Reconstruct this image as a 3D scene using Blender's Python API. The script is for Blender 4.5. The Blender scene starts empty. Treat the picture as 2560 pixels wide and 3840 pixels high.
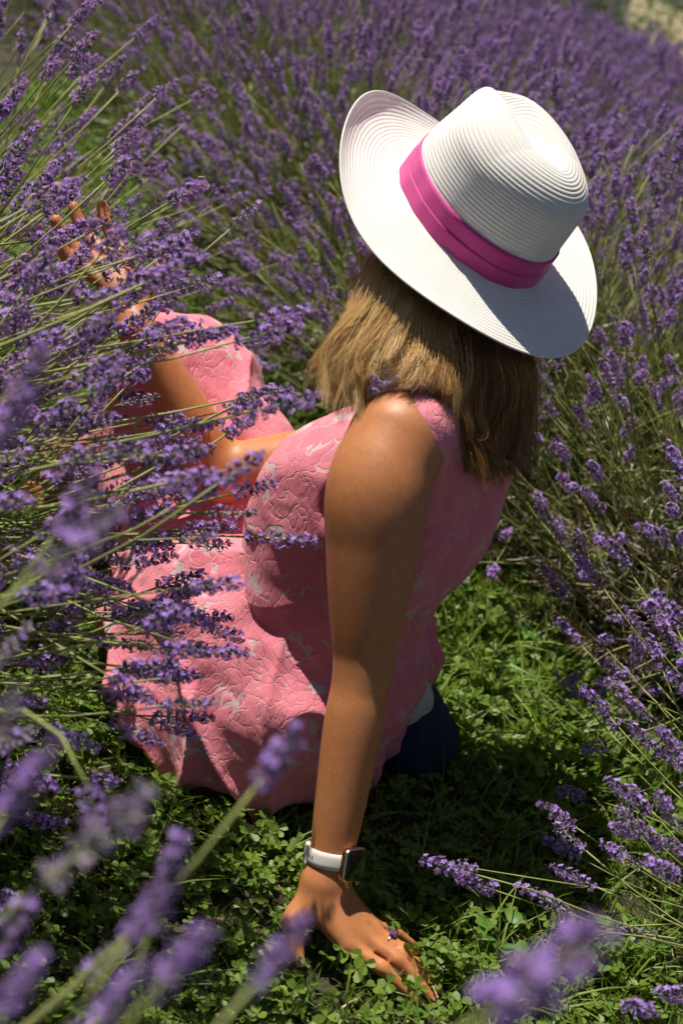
import bpy, math, random
import numpy as np
from mathutils import Vector, Matrix, Quaternion

random.seed(7)
rng = np.random.default_rng(7)
SC = bpy.context.scene
COL = SC.collection

# ------------------------------------------------------------------ camera
CAM_H, PITCH, ROLL = 1.15, math.radians(25), math.radians(18)
cd = bpy.data.cameras.new('camera')
cam = bpy.data.objects.new('camera', cd); COL.objects.link(cam)
cam.location = (0, 0, CAM_H)
cam.rotation_euler = (Matrix.Rotation(math.pi/2 - PITCH, 3, 'X') @ Matrix.Rotation(ROLL, 3, 'Z')).to_euler()
cd.sensor_fit = 'VERTICAL'; cd.sensor_height = 36.0; cd.sensor_width = 24.0
cd.lens = 50.0
cd.clip_start = 0.05; cd.clip_end = 500
cd.dof.use_dof = True; cd.dof.focus_distance = 1.70; cd.dof.aperture_fstop = 4.8; cd.dof.aperture_blades = 9
SC.camera = cam

# ------------------------------------------------------------------ sky and sun
SUN_EL, SUN_AZ = math.radians(66), Vector((-0.90, 0.43))     # where the sun stands, seen from above
w = bpy.data.worlds.new('World'); SC.world = w; w.use_nodes = True
nt = w.node_tree
sky = nt.nodes.new('ShaderNodeTexSky'); sky.sky_type = 'NISHITA'; sky.sun_disc = False
sky.sun_elevation = SUN_EL
sky.sun_rotation = math.atan2(SUN_AZ.x, SUN_AZ.y)
nt.links.new(sky.outputs[0], nt.nodes['Background'].inputs[0])
nt.nodes['Background'].inputs[1].default_value = 0.04
sd = bpy.data.lights.new('sun', 'SUN'); sd.energy = 5.0; sd.angle = math.radians(0.53); sd.color = (1, .94, .83)
sun = bpy.data.objects.new('sun', sd); COL.objects.link(sun)
sv = Vector((SUN_AZ.x, SUN_AZ.y, 0)).normalized()*math.cos(SUN_EL) + Vector((0, 0, math.sin(SUN_EL)))
sun.rotation_euler = sv.to_track_quat('Z', 'Y').to_euler(); sun.location = (-4, 1, 8)
vs = SC.view_settings; vs.view_transform = 'Standard'; vs.look = 'None'; vs.exposure = 0.22; vs.gamma = 1.0
SC.cycles.use_denoising = True
SC.cycles.max_bounces = 5; SC.cycles.diffuse_bounces = 2; SC.cycles.glossy_bounces = 2; SC.cycles.transmission_bounces = 3
SC.cycles.use_adaptive_sampling = True; SC.cycles.adaptive_threshold = 0.035; SC.cycles.adaptive_min_samples = 16

# ------------------------------------------------------------------ material helpers
def new_mat(name):
    m = bpy.data.materials.new(name); m.use_nodes = True
    n = m.node_tree.nodes; b = n['Principled BSDF']
    return m, m.node_tree, b
def nd(t, kind, **kw):
    n = t.nodes.new(kind)
    for k, v in kw.items():
        if k.startswith('i_'):
            key = k[2:]
            key = int(key) if key.isdigit() else key
            n.inputs[key].default_value = v
        else: setattr(n, k, v)
    return n
def ramp(t, fac, stops):
    r = t.nodes.new('ShaderNodeValToRGB'); e = r.color_ramp.elements
    while len(e) < len(stops): e.new(0.5)
    for i, (p, c) in enumerate(stops):
        e[i].position = p; e[i].color = (*c, 1)
    t.links.new(fac, r.inputs[0]); return r.outputs[0]
def mixc(t, fac, a, b, mode='MIX'):
    m = t.nodes.new('ShaderNodeMix'); m.data_type = 'RGBA'; m.blend_type = mode
    for s, v in ((m.inputs[0], fac), (m.inputs[6], a), (m.inputs[7], b)):
        if hasattr(v, 'is_linked'): t.links.new(v, s)
        else: s.default_value = v if not isinstance(v, tuple) else (*v, 1)
    return m.outputs[2]
def math_n(t, op, a, b=0.0):
    m = t.nodes.new('ShaderNodeMath'); m.operation = op
    for s, v in ((m.inputs[0], a), (m.inputs[1], b)):
        if hasattr(v, 'is_linked'): t.links.new(v, s)
        else: s.default_value = v
    return m.outputs[0]
def bump(t, b, height, strength, dist):
    n = nd(t, 'ShaderNodeBump', i_Strength=strength, i_Distance=dist)
    t.links.new(height, n.inputs['Height']); t.links.new(n.outputs[0], b.inputs['Normal']); return n

def leaf_mat(name, lo, hi, trans=0.35, rough=0.45, spec=0.4):
    """thin leaf: diffuse + translucency, colour varied per piece"""
    m, t, b = new_mat(name)
    oi = nd(t, 'ShaderNodeObjectInfo'); g = nd(t, 'ShaderNodeNewGeometry')
    r = math_n(t, 'FRACT', math_n(t, 'ADD', oi.outputs['Random'], g.outputs['Random Per Island']))
    c = mixc(t, r, lo, hi)
    t.links.new(c, b.inputs['Base Color'])
    b.inputs['Roughness'].default_value = rough; b.inputs['Specular IOR Level'].default_value = spec
    tr = nd(t, 'ShaderNodeBsdfTranslucent')
    tc = mixc(t, 1.0, c, (1.3, 1.25, .5), 'MULTIPLY'); t.links.new(tc, tr.inputs[0])
    ms = nd(t, 'ShaderNodeMixShader', i_0=trans)
    t.links.new(b.outputs[0], ms.inputs[1]); t.links.new(tr.outputs[0], ms.inputs[2])
    t.links.new(ms.outputs[0], t.nodes['Material Output'].inputs[0])
    return m

M = {}
M['clover'] = leaf_mat('clover_leaf', (.095, .165, .018), (.21, .31, .045))
M['grass'] = leaf_mat('grass_blade', (.12, .22, .025), (.26, .36, .07))
M['straw_blade'] = leaf_mat('dry_blade', (.32, .23, .10), (.48, .38, .20), .2)
M['weed'] = leaf_mat('weed_leaf', (.10, .22, .03), (.15, .29, .05))
M['stem'] = leaf_mat('lavender_stem', (.24, .29, .075), (.44, .46, .17), .15)
M['foliage'] = leaf_mat('lavender_leaf', (.13, .17, .06), (.27, .29, .12), .2)
M['dry_foliage'] = leaf_mat('dry_lavender_leaf', (.13, .10, .065), (.25, .21, .14), .1)
M['calyx'] = leaf_mat('lavender_calyx', (.11, .07, .215), (.28, .20, .42), .2, .6, .2)
M['calyx_pale'] = leaf_mat('lavender_calyx_pale', (.22, .17, .27), (.38, .31, .42), .15, .6, .2)
M['corolla'] = leaf_mat('lavender_corolla', (.42, .24, .86), (.66, .45, 1.0), .4, .6, .2)
M['tree_leaf'] = leaf_mat('tree_leaf', (.05, .10, .018), (.12, .20, .04))

def simple(name, col, rough=.5, metal=0, spec=.5, noise=None):
    m, t, b = new_mat(name)
    b.inputs['Base Color'].default_value = (*col, 1); b.inputs['Roughness'].default_value = rough
    b.inputs['Metallic'].default_value = metal; b.inputs['Specular IOR Level'].default_value = spec
    if noise:
        sc, amt, bd = noise
        tc = nd(t, 'ShaderNodeTexCoord'); n = nd(t, 'ShaderNodeTexNoise', i_Scale=sc, i_Detail=5.0)
        t.links.new(tc.outputs['Object'], n.inputs['Vector'])
        c = mixc(t, n.outputs[0], tuple(max(0, x*(1-amt)) for x in col), tuple(min(1, x*(1+amt)) for x in col))
        t.links.new(c, b.inputs['Base Color'])
        if bd: bump(t, b, n.outputs[0], .6, bd)
    return m
M['wood'] = simple('woody_twig', (.13, .085, .05), .9, noise=(60, .5, .002))
M['bark'] = simple('bark', (.09, .065, .045), .9, noise=(12, .5, .02))
M['soil'] = None

# ------------------------------------------------------------------ object helpers
def mesh_obj(name, verts, faces, mats, parent=None, smooth=True, fmat=None, link=True):
    me = bpy.data.meshes.new(name)
    if isinstance(verts, np.ndarray) and isinstance(faces, np.ndarray):
        n = faces.shape[1]
        me.vertices.add(len(verts)); me.vertices.foreach_set('co', verts.astype(np.float32).ravel())
        me.loops.add(faces.size); me.loops.foreach_set('vertex_index', faces.astype(np.int32).ravel())
        me.polygons.add(len(faces)); me.polygons.foreach_set('loop_start', np.arange(0, faces.size, n, dtype=np.int32))
        me.update(calc_edges=True)
    else:
        me.from_pydata([tuple(v) for v in verts], [], [tuple(f) for f in faces])
    for m in (mats if isinstance(mats, (list, tuple)) else [mats]): me.materials.append(m)
    if smooth: me.polygons.foreach_set('use_smooth', np.ones(len(me.polygons), dtype=bool))
    if fmat is not None: me.polygons.foreach_set('material_index', np.array(fmat, dtype=np.int32))
    me.update()
    o = bpy.data.objects.new(name, me)
    if link: COL.objects.link(o)
    if parent is not None: o.parent = parent
    return o
def empty(name, loc=(0, 0, 0), parent=None):
    o = bpy.data.objects.new(name, None); COL.objects.link(o); o.location = loc; o.empty_display_size = .05
    if parent is not None: o.parent = parent
    return o
def tag(o, label=None, cat=None, group=None, kind=None):
    if label: o['label'] = label
    if cat: o['category'] = cat
    if group: o['group'] = group
    if kind: o['kind'] = kind
    return o

class MB:
    """collects faces with material slots"""
    def __init__(s): s.v, s.f, s.m = [], [], []
    def add(s, v, f, m=0):
        o = len(s.v); s.v += [tuple(p) for p in v]; s.f += [tuple(i+o for i in q) for q in f]; s.m += [m]*len(f)
    def tube(s, pts, rad, n=5, m=0, cap=True, flat=1.0):
        pts = [Vector(p) for p in pts]; rings = []; ref = Vector((0, 0, 1))
        t0 = (pts[1]-pts[0]).normalized()
        if abs(t0.z) > .9: ref = Vector((1, 0, 0))
        u = t0.cross(ref).normalized()
        for i, p in enumerate(pts):
            t = (pts[min(i+1, len(pts)-1)] - pts[max(i-1, 0)]).normalized()
            u = (u - t*u.dot(t)).normalized(); w_ = t.cross(u)
            r = rad[i] if isinstance(rad, (list, tuple)) else rad
            rings.append([p + (u*math.cos(a) + w_*math.sin(a)*flat)*r for a in [2*math.pi*k/n for k in range(n)]])
        v = [q for r_ in rings for q in r_]; f = []
        for i in range(len(pts)-1):
            for k in range(n):
                f.append((i*n+k, i*n+(k+1) % n, (i+1)*n+(k+1) % n, (i+1)*n+k))
        if cap: f.append(tuple(range(n))[::-1]); f.append(tuple(range((len(pts)-1)*n, len(pts)*n)))
        s.add(v, f, m)
    def build(s, name, mats, parent=None, smooth=True, link=True):
        return mesh_obj(name, s.v, s.f, mats, parent, smooth, s.m, link)

def scatter(name, pts, rots, scls, idx, coll, parent=None):
    """real copies of small source meshes on a cloud of points, for stuff only"""
    me = bpy.data.meshes.new(name); n = len(pts)
    me.vertices.add(n); me.vertices.foreach_set('co', np.asarray(pts, np.float32).ravel())
    a = me.attributes.new('rot', 'FLOAT_VECTOR', 'POINT'); a.data.foreach_set('vector', np.asarray(rots, np.float32).ravel())
    a = me.attributes.new('scl', 'FLOAT', 'POINT'); a.data.foreach_set('value', np.asarray(scls, np.float32).ravel())
    a = me.attributes.new('idx', 'INT', 'POINT'); a.data.foreach_set('value', np.asarray(idx, np.int32).ravel())
    o = bpy.data.objects.new(name, me); COL.objects.link(o)
    if parent is not None: o.parent = parent
    key = 'scatter_' + coll.name
    g = bpy.data.node_groups.get(key)
    if g is None:
        g = bpy.data.node_groups.new(key, 'GeometryNodeTree')
        g.interface.new_socket('Geometry', in_out='INPUT', socket_type='NodeSocketGeometry')
        g.interface.new_socket('Geometry', in_out='OUTPUT', socket_type='NodeSocketGeometry')
        gi = g.nodes.new('NodeGroupInput'); go = g.nodes.new('NodeGroupOutput')
        ci = g.nodes.new('GeometryNodeCollectionInfo'); ci.inputs['Collection'].default_value = coll
        ci.inputs['Separate Children'].default_value = True; ci.inputs['Reset Children'].default_value = True
        ip = g.nodes.new('GeometryNodeInstanceOnPoints'); ip.inputs['Pick Instance'].default_value = True
        def na(nm, ty):
            q = g.nodes.new('GeometryNodeInputNamedAttribute'); q.data_type = ty; q.inputs['Name'].default_value = nm
            return q.outputs['Attribute']
        er = g.nodes.new('FunctionNodeEulerToRotation')
        g.links.new(na('rot', 'FLOAT_VECTOR'), er.inputs[0]); g.links.new(er.outputs[0], ip.inputs['Rotation'])
        g.links.new(na('scl', 'FLOAT'), ip.inputs['Scale']); g.links.new(na('idx', 'INT'), ip.inputs['Instance Index'])
        g.links.new(gi.outputs[0], ip.inputs['Points']); g.links.new(ci.outputs[0], ip.inputs['Instance'])
        g.links.new(ip.outputs[0], go.inputs[0])
    md = o.modifiers.new('scatter', 'NODES'); md.node_group = g
    return o
def source_coll(name, objs):
    c = bpy.data.collections.new(name)
    for i, o in enumerate(objs):
        o.name = '%s_%03d' % (name, i); c.objects.link(o)
    return c

# camera projection, used only to pick which copies are seen largest
_R = np.array(cam.rotation_euler.to_matrix())
def project(p):
    d = (np.atleast_2d(p) - np.array([0, 0, CAM_H])) @ _R
    z = -d[:, 2]; k = 50/36*1024
    return 341 + k*d[:, 0]/z, 512 - k*d[:, 1]/z, z
def in_view(p, margin=30):
    x, y, z = project(p)
    return (z > .1) & (x > -margin) & (x < 682+margin) & (y > -margin) & (y < 1024+margin)

# ------------------------------------------------------------------ ground
m, t, b = new_mat('earth_and_moss')
tc = nd(t, 'ShaderNodeTexCoord')
n1 = nd(t, 'ShaderNodeTexNoise', i_Scale=9.0, i_Detail=8.0); n2 = nd(t, 'ShaderNodeTexNoise', i_Scale=90.0, i_Detail=6.0)
for n in (n1, n2): t.links.new(tc.outputs['Object'], n.inputs['Vector'])
c = ramp(t, n1.outputs[0], [(.35, (.045, .032, .02)), (.5, (.035, .05, .012)), (.7, (.05, .085, .018))])
c = mixc(t, n2.outputs[0], c, (.08, .06, .035))
t.links.new(c, b.inputs['Base Color']); b.inputs['Roughness'].default_value = .95
bump(t, b, n2.outputs[0], 1.0, .02)
M['soil'] = m
def ground_z(x, y):
    """flat by the camera, then the field bows away downhill"""
    d = np.clip(np.asarray(y, float) - 4.5, 0, 40)
    return -.011*d*d/(1+.022*d) + .006*np.sin(np.asarray(x)*3.1)*np.sin(np.asarray(y)*2.7)
xs = np.concatenate([np.linspace(-60, -3, 30), np.linspace(-2.9, 4, 90), np.linspace(4.2, 60, 30)])
ys = np.concatenate([np.linspace(-6, 0, 8), np.linspace(.1, 8, 100), np.linspace(8.5, 140, 60)])
X, Y = np.meshgrid(xs, ys); V = np.stack([X, Y, ground_z(X, Y)], -1).reshape(-1, 3)
nx = len(xs); I = np.arange(len(V)).reshape(len(ys), nx)
Fq = np.stack([I[:-1, :-1], I[:-1, 1:], I[1:, 1:], I[1:, :-1]], -1).reshape(-1, 4)
tag(mesh_obj('ground', V, Fq, M['soil']), 'earth and low green growth under the lavender field', kind='structure')

# ------------------------------------------------------------------ signed distance modelling for the body and the dress
class SDF:
    def __init__(s, lo, hi, h):
        s.lo = np.array(lo, np.float32); s.h = h
        s.n = np.ceil((np.array(hi)-np.array(lo))/h).astype(int)+1
        s.D = np.full(s.n, 1.0, np.float32)
    def box(s, lo, hi, pad):
        a = np.maximum(np.floor((np.array(lo)-pad-s.lo)/s.h).astype(int), 0)
        b_ = np.minimum(np.ceil((np.array(hi)+pad-s.lo)/s.h).astype(int)+1, s.n)
        sl = tuple(slice(i, max(j, i)) for i, j in zip(a, b_))
        ax = [s.lo[i] + s.h*np.arange(sl[i].start, sl[i].stop, dtype=np.float32) for i in range(3)]
        return sl, np.meshgrid(*ax, indexing='ij', sparse=True)
    def merge(s, sl, d, k):
        A = s.D[sl]
        if k > 0:
            h = np.maximum(k-np.abs(A-d), 0)/k; s.D[sl] = np.minimum(A, d)-h*h*k*.25
        else: s.D[sl] = np.minimum(A, d)
    def cut(s, sl, d, k=.004):
        A = s.D[sl]; d = -d
        h = np.maximum(k-np.abs(A-d), 0)/k; s.D[sl] = np.maximum(A, d)+h*h*k*.25
    @staticmethod
    def _cone(P, a, b, ra, rb):
        a = np.array(a, np.float32); b = np.array(b, np.float32); ba = b-a; L2 = float(ba@ba)
        px, py, pz = P[0]-a[0], P[1]-a[1], P[2]-a[2]
        t_ = np.clip((px*ba[0]+py*ba[1]+pz*ba[2])/L2, 0, 1)
        return np.sqrt((px-t_*ba[0])**2+(py-t_*ba[1])**2+(pz-t_*ba[2])**2)-(ra+(rb-ra)*t_)
    def cone(s, a, b, ra, rb, k=.02, cut=False):
        a, b = np.array(a), np.array(b); R_ = max(ra, rb)
        sl, P = s.box(np.minimum(a, b)-R_, np.maximum(a, b)+R_, k+.03)
        d = s._cone(P, a, b, ra, rb)
        s.cut(sl, d) if cut else s.merge(sl, d, k)
    def chain(s, pts, rad, k=.02):
        pts = np.array(pts, float); n = len(pts); rad = np.array(rad, float)
        if n > 2:
            Q = np.concatenate([pts, rad[:, None]], 1); Q = np.concatenate([2*Q[:1]-Q[1:2], Q, 2*Q[-1:]-Q[-2:-1]])
            ln = np.linalg.norm(np.diff(pts, axis=0), axis=1).sum(); m_ = int(np.clip(ln/(.11*rad.min()), 12, 110))
            tt = np.linspace(0, n-1, m_); i0 = np.minimum(tt.astype(int), n-2); f_ = (tt-i0)[:, None]
            a, b, c, d = Q[i0], Q[i0+1], Q[i0+2], Q[i0+3]
            Q = .5*(2*b+(c-a)*f_+(2*a-5*b+4*c-d)*f_**2+(3*b-a-3*c+d)*f_**3); pts, rad = Q[:, :3], Q[:, 3]
        R_ = rad.max()
        sl, P = s.box(np.min(pts, 0)-R_, np.max(pts, 0)+R_, k+.03)
        d = None
        if n > 2:
            for c_, r_ in zip(pts.astype(np.float32), rad.astype(np.float32)):
                q = np.sqrt((P[0]-c_[0])**2+(P[1]-c_[1])**2+(P[2]-c_[2])**2); q -= r_
                d = q if d is None else np.minimum(d, q, out=d)
        else: d = s._cone(P, pts[0], pts[1], rad[0], rad[1])
        s.merge(sl, d, k)
    def ell(s, c, r, ax, k=.02, cut=False):
        c = np.array(c); R_ = max(r); sl, P = s.box(c-R_, c+R_, k+.03)
        q = [sum((P[j]-c[j])*float(ax[i][j]) for j in range(3)) for i in range(3)]
        k0 = np.sqrt(sum((q[i]/r[i])**2 for i in range(3)))+1e-9
        k1 = np.sqrt(sum((q[i]/r[i]**2)**2 for i in range(3)))+1e-9
        d = (k0*(k0-1)/k1).astype(np.float32)
        s.cut(sl, d) if cut else s.merge(sl, d, k)
    def mesh(s):
        D = s.D; S = D < 0
        mix = np.zeros(np.array(D.shape)-1, np.uint8)
        for i in (0, 1):
            for j in (0, 1):
                for k in (0, 1):
                    mix += S[i:i+mix.shape[0], j:j+mix.shape[1], k:k+mix.shape[2]]
        cells = np.argwhere((mix > 0) & (mix < 8)); N = len(cells)
        cid = np.full(mix.shape, -1, np.int32); cid[tuple(cells.T)] = np.arange(N)
        acc = np.zeros((N, 3), np.float64); cnt = np.zeros(N)
        cor = [(i, j, k) for i in (0, 1) for j in (0, 1) for k in (0, 1)]
        val = {c: D[cells[:, 0]+c[0], cells[:, 1]+c[1], cells[:, 2]+c[2]] for c in cor}
        for c in cor:
            for ax in range(3):
                if c[ax] == 0:
                    c2 = list(c); c2[ax] = 1; c2 = tuple(c2); a, b_ = val[c], val[c2]
                    mk = (a < 0) != (b_ < 0)
                    tt = a[mk]/(a[mk]-b_[mk]); p = np.tile(np.array(c, float), (mk.sum(), 1)); p[:, ax] += tt
                    acc[mk] += p; cnt[mk] += 1
        V = s.lo + s.h*(cells + acc/cnt[:, None])
        F = []
        for ax in range(3):
            sl0 = [slice(None)]*3; sl1 = [slice(None)]*3; sl0[ax] = slice(0, -1); sl1[ax] = slice(1, None)
            e = S[tuple(sl0)] != S[tuple(sl1)]
            ix = np.argwhere(e); o1, o2 = (ax+1) % 3, (ax+2) % 3
            ok = (ix[:, o1] > 0) & (ix[:, o2] > 0) & (ix[:, o1] < mix.shape[o1]) & (ix[:, o2] < mix.shape[o2])
            ix = ix[ok]; flip = S[tuple(ix.T)]
            q = []
            for da, db in ((-1, -1), (0, -1), (0, 0), (-1, 0)):
                z = ix.copy(); z[:, o1] += da; z[:, o2] += db; q.append(cid[tuple(z.T)])
            q = np.stack(q, 1); q[~flip] = q[~flip][:, ::-1]; F.append(q)
        return V, np.concatenate(F)
def relax(V, F, it=3, lam=.5):
    for _ in range(it):
        acc = np.zeros_like(V); cnt = np.zeros(len(V))
        for k in range(4):
            a, b_ = F[:, k], F[:, (k+1) % 4]
            for q, p in ((a, b_), (b_, a)):
                for ax in range(3): acc[:, ax] += np.bincount(q, V[p, ax], len(V))
                cnt += np.bincount(q, minlength=len(V))
        V = V + lam*(acc/cnt[:, None]-V)
    return V
def normals(V, F):
    n = np.cross(V[F[:, 2]]-V[F[:, 0]], V[F[:, 3]]-V[F[:, 1]])
    N = np.zeros_like(V)
    for k in range(4):
        for ax in range(3): N[:, ax] += np.bincount(F[:, k], n[:, ax], len(V))
    return N/(np.linalg.norm(N, axis=1)[:, None]+1e-12)

# body frame: fw is where the chest faces, lf is her left
fw = np.array([-.92, .39, 0]); fw /= np.linalg.norm(fw); lf = np.array([-fw[1], fw[0], 0])
lf = np.array([-.39, -.92, 0]); lf /= np.linalg.norm(lf); UP = np.array([0, 0, 1.])
O0 = np.array([.033, 1.672, 0])
def W(a, b_, z): return O0 + fw*a + lf*b_ + UP*z
AX = (fw, lf, UP)
hat_up = np.array([.30, -.245, .92]); hat_up /= np.linalg.norm(hat_up)
hf = np.array([-.71, .70, 0]); hf = hf - hat_up*(hf@hat_up); hf /= np.linalg.norm(hf)
hl = np.cross(hat_up, hf)
hat_c = np.array([.040, 1.748, .762])
hu = hat_up*.55 + UP*.45; hu /= np.linalg.norm(hu)
hff = hf - hu*(hf@hu); hff /= np.linalg.norm(hff); hll = np.cross(hu, hff)
head_c = hat_c - hat_up*.055 + np.array([0, 0.005, -.005])
HAX = (hff, hll, hu)
def HD(a, b_, c): return head_c + hff*a + hll*b_ + hu*c

SHL, ELL, WRL = np.array([.020, 1.510, .545]), np.array([.080, 1.418, .30]), np.array([.116, 1.322, .085])
SHR, ELR, WRR = np.array([.128, 1.80, .462]), np.array([-.176, 1.775, .322]), np.array([-.335, 1.79, .478])
HIPL, HIPR = W(0, .09, .12), W(0, -.09, .12)
KNL, KNR = np.array([-.150, 1.650, .20]), np.array([-.275, 1.925, .392])
FTL, FTR = np.array([-.12, 1.93, .07]), np.array([-.40, 2.04, .07])

def torso(S, e, k=.05):
    S.ell(W(-.01, 0, .135), (.125+e, .172+e, .13+e), AX, k)
    S.ell(W(.0, 0, .27), (.102+e, .13+e, .14+e), AX, k)
    S.ell(W(-.036, -.012, .42), (.110+e, .142+e, .155+e), AX, k)
    S.cone(W(-.066, .118, .552), W(-.066, -.15, .495), .045+e, .043+e, k)
    S.cone(W(-.058, -.02, .52), W(-.052, -.02, .60), .072+e, .055+e, k)
    for sgn in (.055, -.09):
        S.ell(W(.052, sgn, .395), (.068+e, .070+e, .085+e), AX, .06)
def arm_left(S, e=0, hand=True, k=.03):
    L = lambda t_: SHL+(ELL-SHL)*t_
    L2 = lambda t_: ELL+(WRL-ELL)*t_
    S.chain([SHL+np.array([.012, .02, .0]), L(.2), L(.45), L(.74), ELL], [.054+e, .060+e, .0545+e, .0435+e, .0305+e], k)
    S.chain([ELL, L2(.23), L2(.6), L2(.87), WRL], [.0305+e, .0345+e, .0305+e, .0262+e, .0250+e], .012)
    S.ell(ELL+np.array([.010, .004, .004]), (.020, .020, .022), np.eye(3), .02)
def finger(S, pts, r, k=.010):
    S.chain(pts, r, k)

body = SDF((-.60, 1.17, -.005), (.36, 2.16, .93), .0027)
torso(body, 0)
arm_left(body)
# left hand, palm on the grass
w0 = WRL; kn = [np.array(p) for p in ([.160, 1.272, .041], [.174, 1.289, .045], [.183, 1.306, .043], [.182, 1.323, .037])]
wz = w0 + np.array([-.004, -.004, -.008])
for p, r0 in zip(kn, (.0112, .0110, .0105, .0098)):
    body.chain([wz, wz*.45+p*.55-UP*.004, p], [.0215, .0150, r0], .012)
    body.cone(wz*.65+p*.35+UP*.0095, p+UP*.0035, .0035, .0055, .008)
body.ell((np.array(kn[1])+w0)/2+np.array([-.006, -.004, -.012]), (.045, .030, .017), (np.array([.83, -.4, -.37]), np.array([.42, .9, 0]), np.array([.34, -.16, .92])), .012)
FL = [([.160, 1.272, .041], [.203, 1.259, .036], [.230, 1.254, .024], [.254, 1.251, .011]),
      ([.174, 1.289, .045], [.219, 1.277, .039], [.248, 1.269, .025], [.272, 1.263, .011]),
      ([.183, 1.306, .043], [.226, 1.295, .037], [.252, 1.286, .025], [.275, 1.279, .012]),
      ([.182, 1.323, .037], [.212, 1.329, .031], [.231, 1.333, .022], [.248, 1.337, .011])]
for i, pts in enumerate(FL):
    q = .88 if i == 3 else 1.0
    finger(body, [np.array(p) for p in pts], [.0098*q, .0082*q, .0070*q, .0056*q], .006)
    body.ell(np.array(pts[1])+UP*.001, (.0088*q, .0082*q, .0080*q), np.eye(3), .006)
finger(body, [np.array([.110, 1.306, .060]), np.array([.094, 1.286, .044]), np.array([.100, 1.264, .033]), np.array([.110, 1.246, .020])], [.018, .0150, .0110, .0082], .014)
# right arm and hand among the flowers
L = lambda t_: SHR+(ELR-SHR)*t_
body.chain([SHR, L(.3), L(.7), ELR], [.054, .052, .045, .037], .03)
L2 = lambda t_: ELR+(WRR-ELR)*t_
body.chain([ELR, L2(.25), L2(.65), WRR], [.037, .038, .031, .025], .015)
KP = [(-0.396, 1.826, 0.514), (-0.404, 1.838, 0.528), (-0.402, 1.852, 0.541), (-0.392, 1.862, 0.551)]
for p in KP: body.cone(WRR, np.array(p), .019, .0115, .012)
FR = [((-0.396, 1.826, 0.514), (-0.438, 1.830, 0.522), (-0.462, 1.830, 0.536), (-0.476, 1.828, 0.550)),
      ((-0.404, 1.838, 0.528), (-0.448, 1.850, 0.538), (-0.474, 1.854, 0.552), (-0.490, 1.856, 0.568)),
      ((-0.402, 1.852, 0.541), (-0.441, 1.872, 0.552), (-0.464, 1.882, 0.568), (-0.478, 1.888, 0.584)),
      ((-0.392, 1.862, 0.551), (-0.418, 1.886, 0.564), (-0.434, 1.898, 0.578), (-0.444, 1.906, 0.592))]
for pts in FR: finger(body, [np.array(p) for p in pts], [.0108, .0104, .0098, .0086], .005)
finger(body, [WRR+np.array([-.01, .012, .008]), np.array([-0.347, 1.833, 0.514]), np.array([-0.339, 1.856, 0.538]), np.array([-0.342, 1.873, 0.558])], [.018, .0135, .011, .0085], .012)
# neck, head and face
body.chain([W(-.052, -.02, .56), W(-.04, -.02, .65), head_c-hu*.04-hff*.02], [.056, .05, .055], .03)
body.ell(head_c-hff*.012, (.094, .074, .092), HAX, .02)
body.ell(HD(.022, 0, -.045), (.062, .056, .075), HAX, .03)
body.ell(HD(.052, 0, -.098), (.022, .024, .018), HAX, .025)
body.cone(HD(.083, 0, -.015), HD(.103, 0, -.045), .008, .0105, .012)
for sg in (1, -1):
    body.ell(HD(.086, .033*sg, -.012), (.010, .016, .010), HAX, .004, cut=True)
    body.ell(HD(.074, .031*sg, -.013), (.0125,)*3, HAX, .003)
    body.ell(HD(.078, .032*sg, .006), (.012, .02, .006), HAX, .01)
    body.ell(HD(-.005, .073*sg, -.025), (.016, .008, .03), HAX, .006)
for dz in (-.070, -.079): body.ell(HD(.081, 0, dz), (.009, .021, .0052), HAX, .004)
# legs and feet
for hip, kn_, ft, toe in ((HIPL, KNL, FTL, np.array([-.14, 2.06, .03])), (HIPR, KNR, FTR, np.array([-.50, 2.10, .03]))):
    body.chain([hip, (hip+kn_)/2, kn_], [.088, .072, .052], .04)
    body.chain([kn_, kn_*.7+ft*.3, ft], [.052, .052, .034], .015)
    body.cone(ft-np.array([0, 0, .03]), toe, .034, .022, .02)

# skin
m, t, b = new_mat('tanned_skin')
tc = nd(t, 'ShaderNodeTexCoord')
n1 = nd(t, 'ShaderNodeTexNoise', i_Scale=22.0, i_Detail=5.0); n2 = nd(t, 'ShaderNodeTexVoronoi', i_Scale=700.0)
n3 = nd(t, 'ShaderNodeTexVoronoi', i_Scale=75.0)
n4 = nd(t, 'ShaderNodeTexNoise', i_Scale=260.0, i_Detail=4.0)
for n in (n1, n2, n3, n4): t.links.new(tc.outputs['Object'], n.inputs['Vector'])
c = mixc(t, n1.outputs[0], (.52, .20, .076), (.62, .27, .108))
fr = ramp(t, n3.outputs['Distance'], [(.05, (1, 1, 1)), (.11, (0, 0, 0))])
sel = math_n(t, 'GREATER_THAN', n3.outputs['Color'], .72)
fm = math_n(t, 'MULTIPLY', math_n(t, 'MULTIPLY', fr, sel), .45)
c = mixc(t, fm, c, (.16, .06, .03))
sp = ramp(t, n4.outputs[0], [(.56, (0, 0, 0)), (.72, (1, 1, 1))])
c = mixc(t, math_n(t, 'MULTIPLY', sp, .40), c, (.30, .11, .045))
n5 = nd(t, 'ShaderNodeTexNoise', i_Scale=75.0, i_Detail=6.0, i_Roughness=.7); t.links.new(tc.outputs['Object'], n5.inputs['Vector'])
c = mixc(t, math_n(t, 'MULTIPLY', ramp(t, n5.outputs[0], [(.42, (0, 0, 0)), (.66, (1, 1, 1))]), .40), c, (.40, .13, .055))
rg = math_n(t, 'MULTIPLY_ADD', n5.outputs[0], .30); rg.node.inputs[2].default_value = .32; t.links.new(rg, b.inputs['Roughness'])
t.links.new(c, b.inputs['Base Color'])
b.inputs['Roughness'].default_value = .38; b.inputs['Specular IOR Level'].default_value = .45
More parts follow.
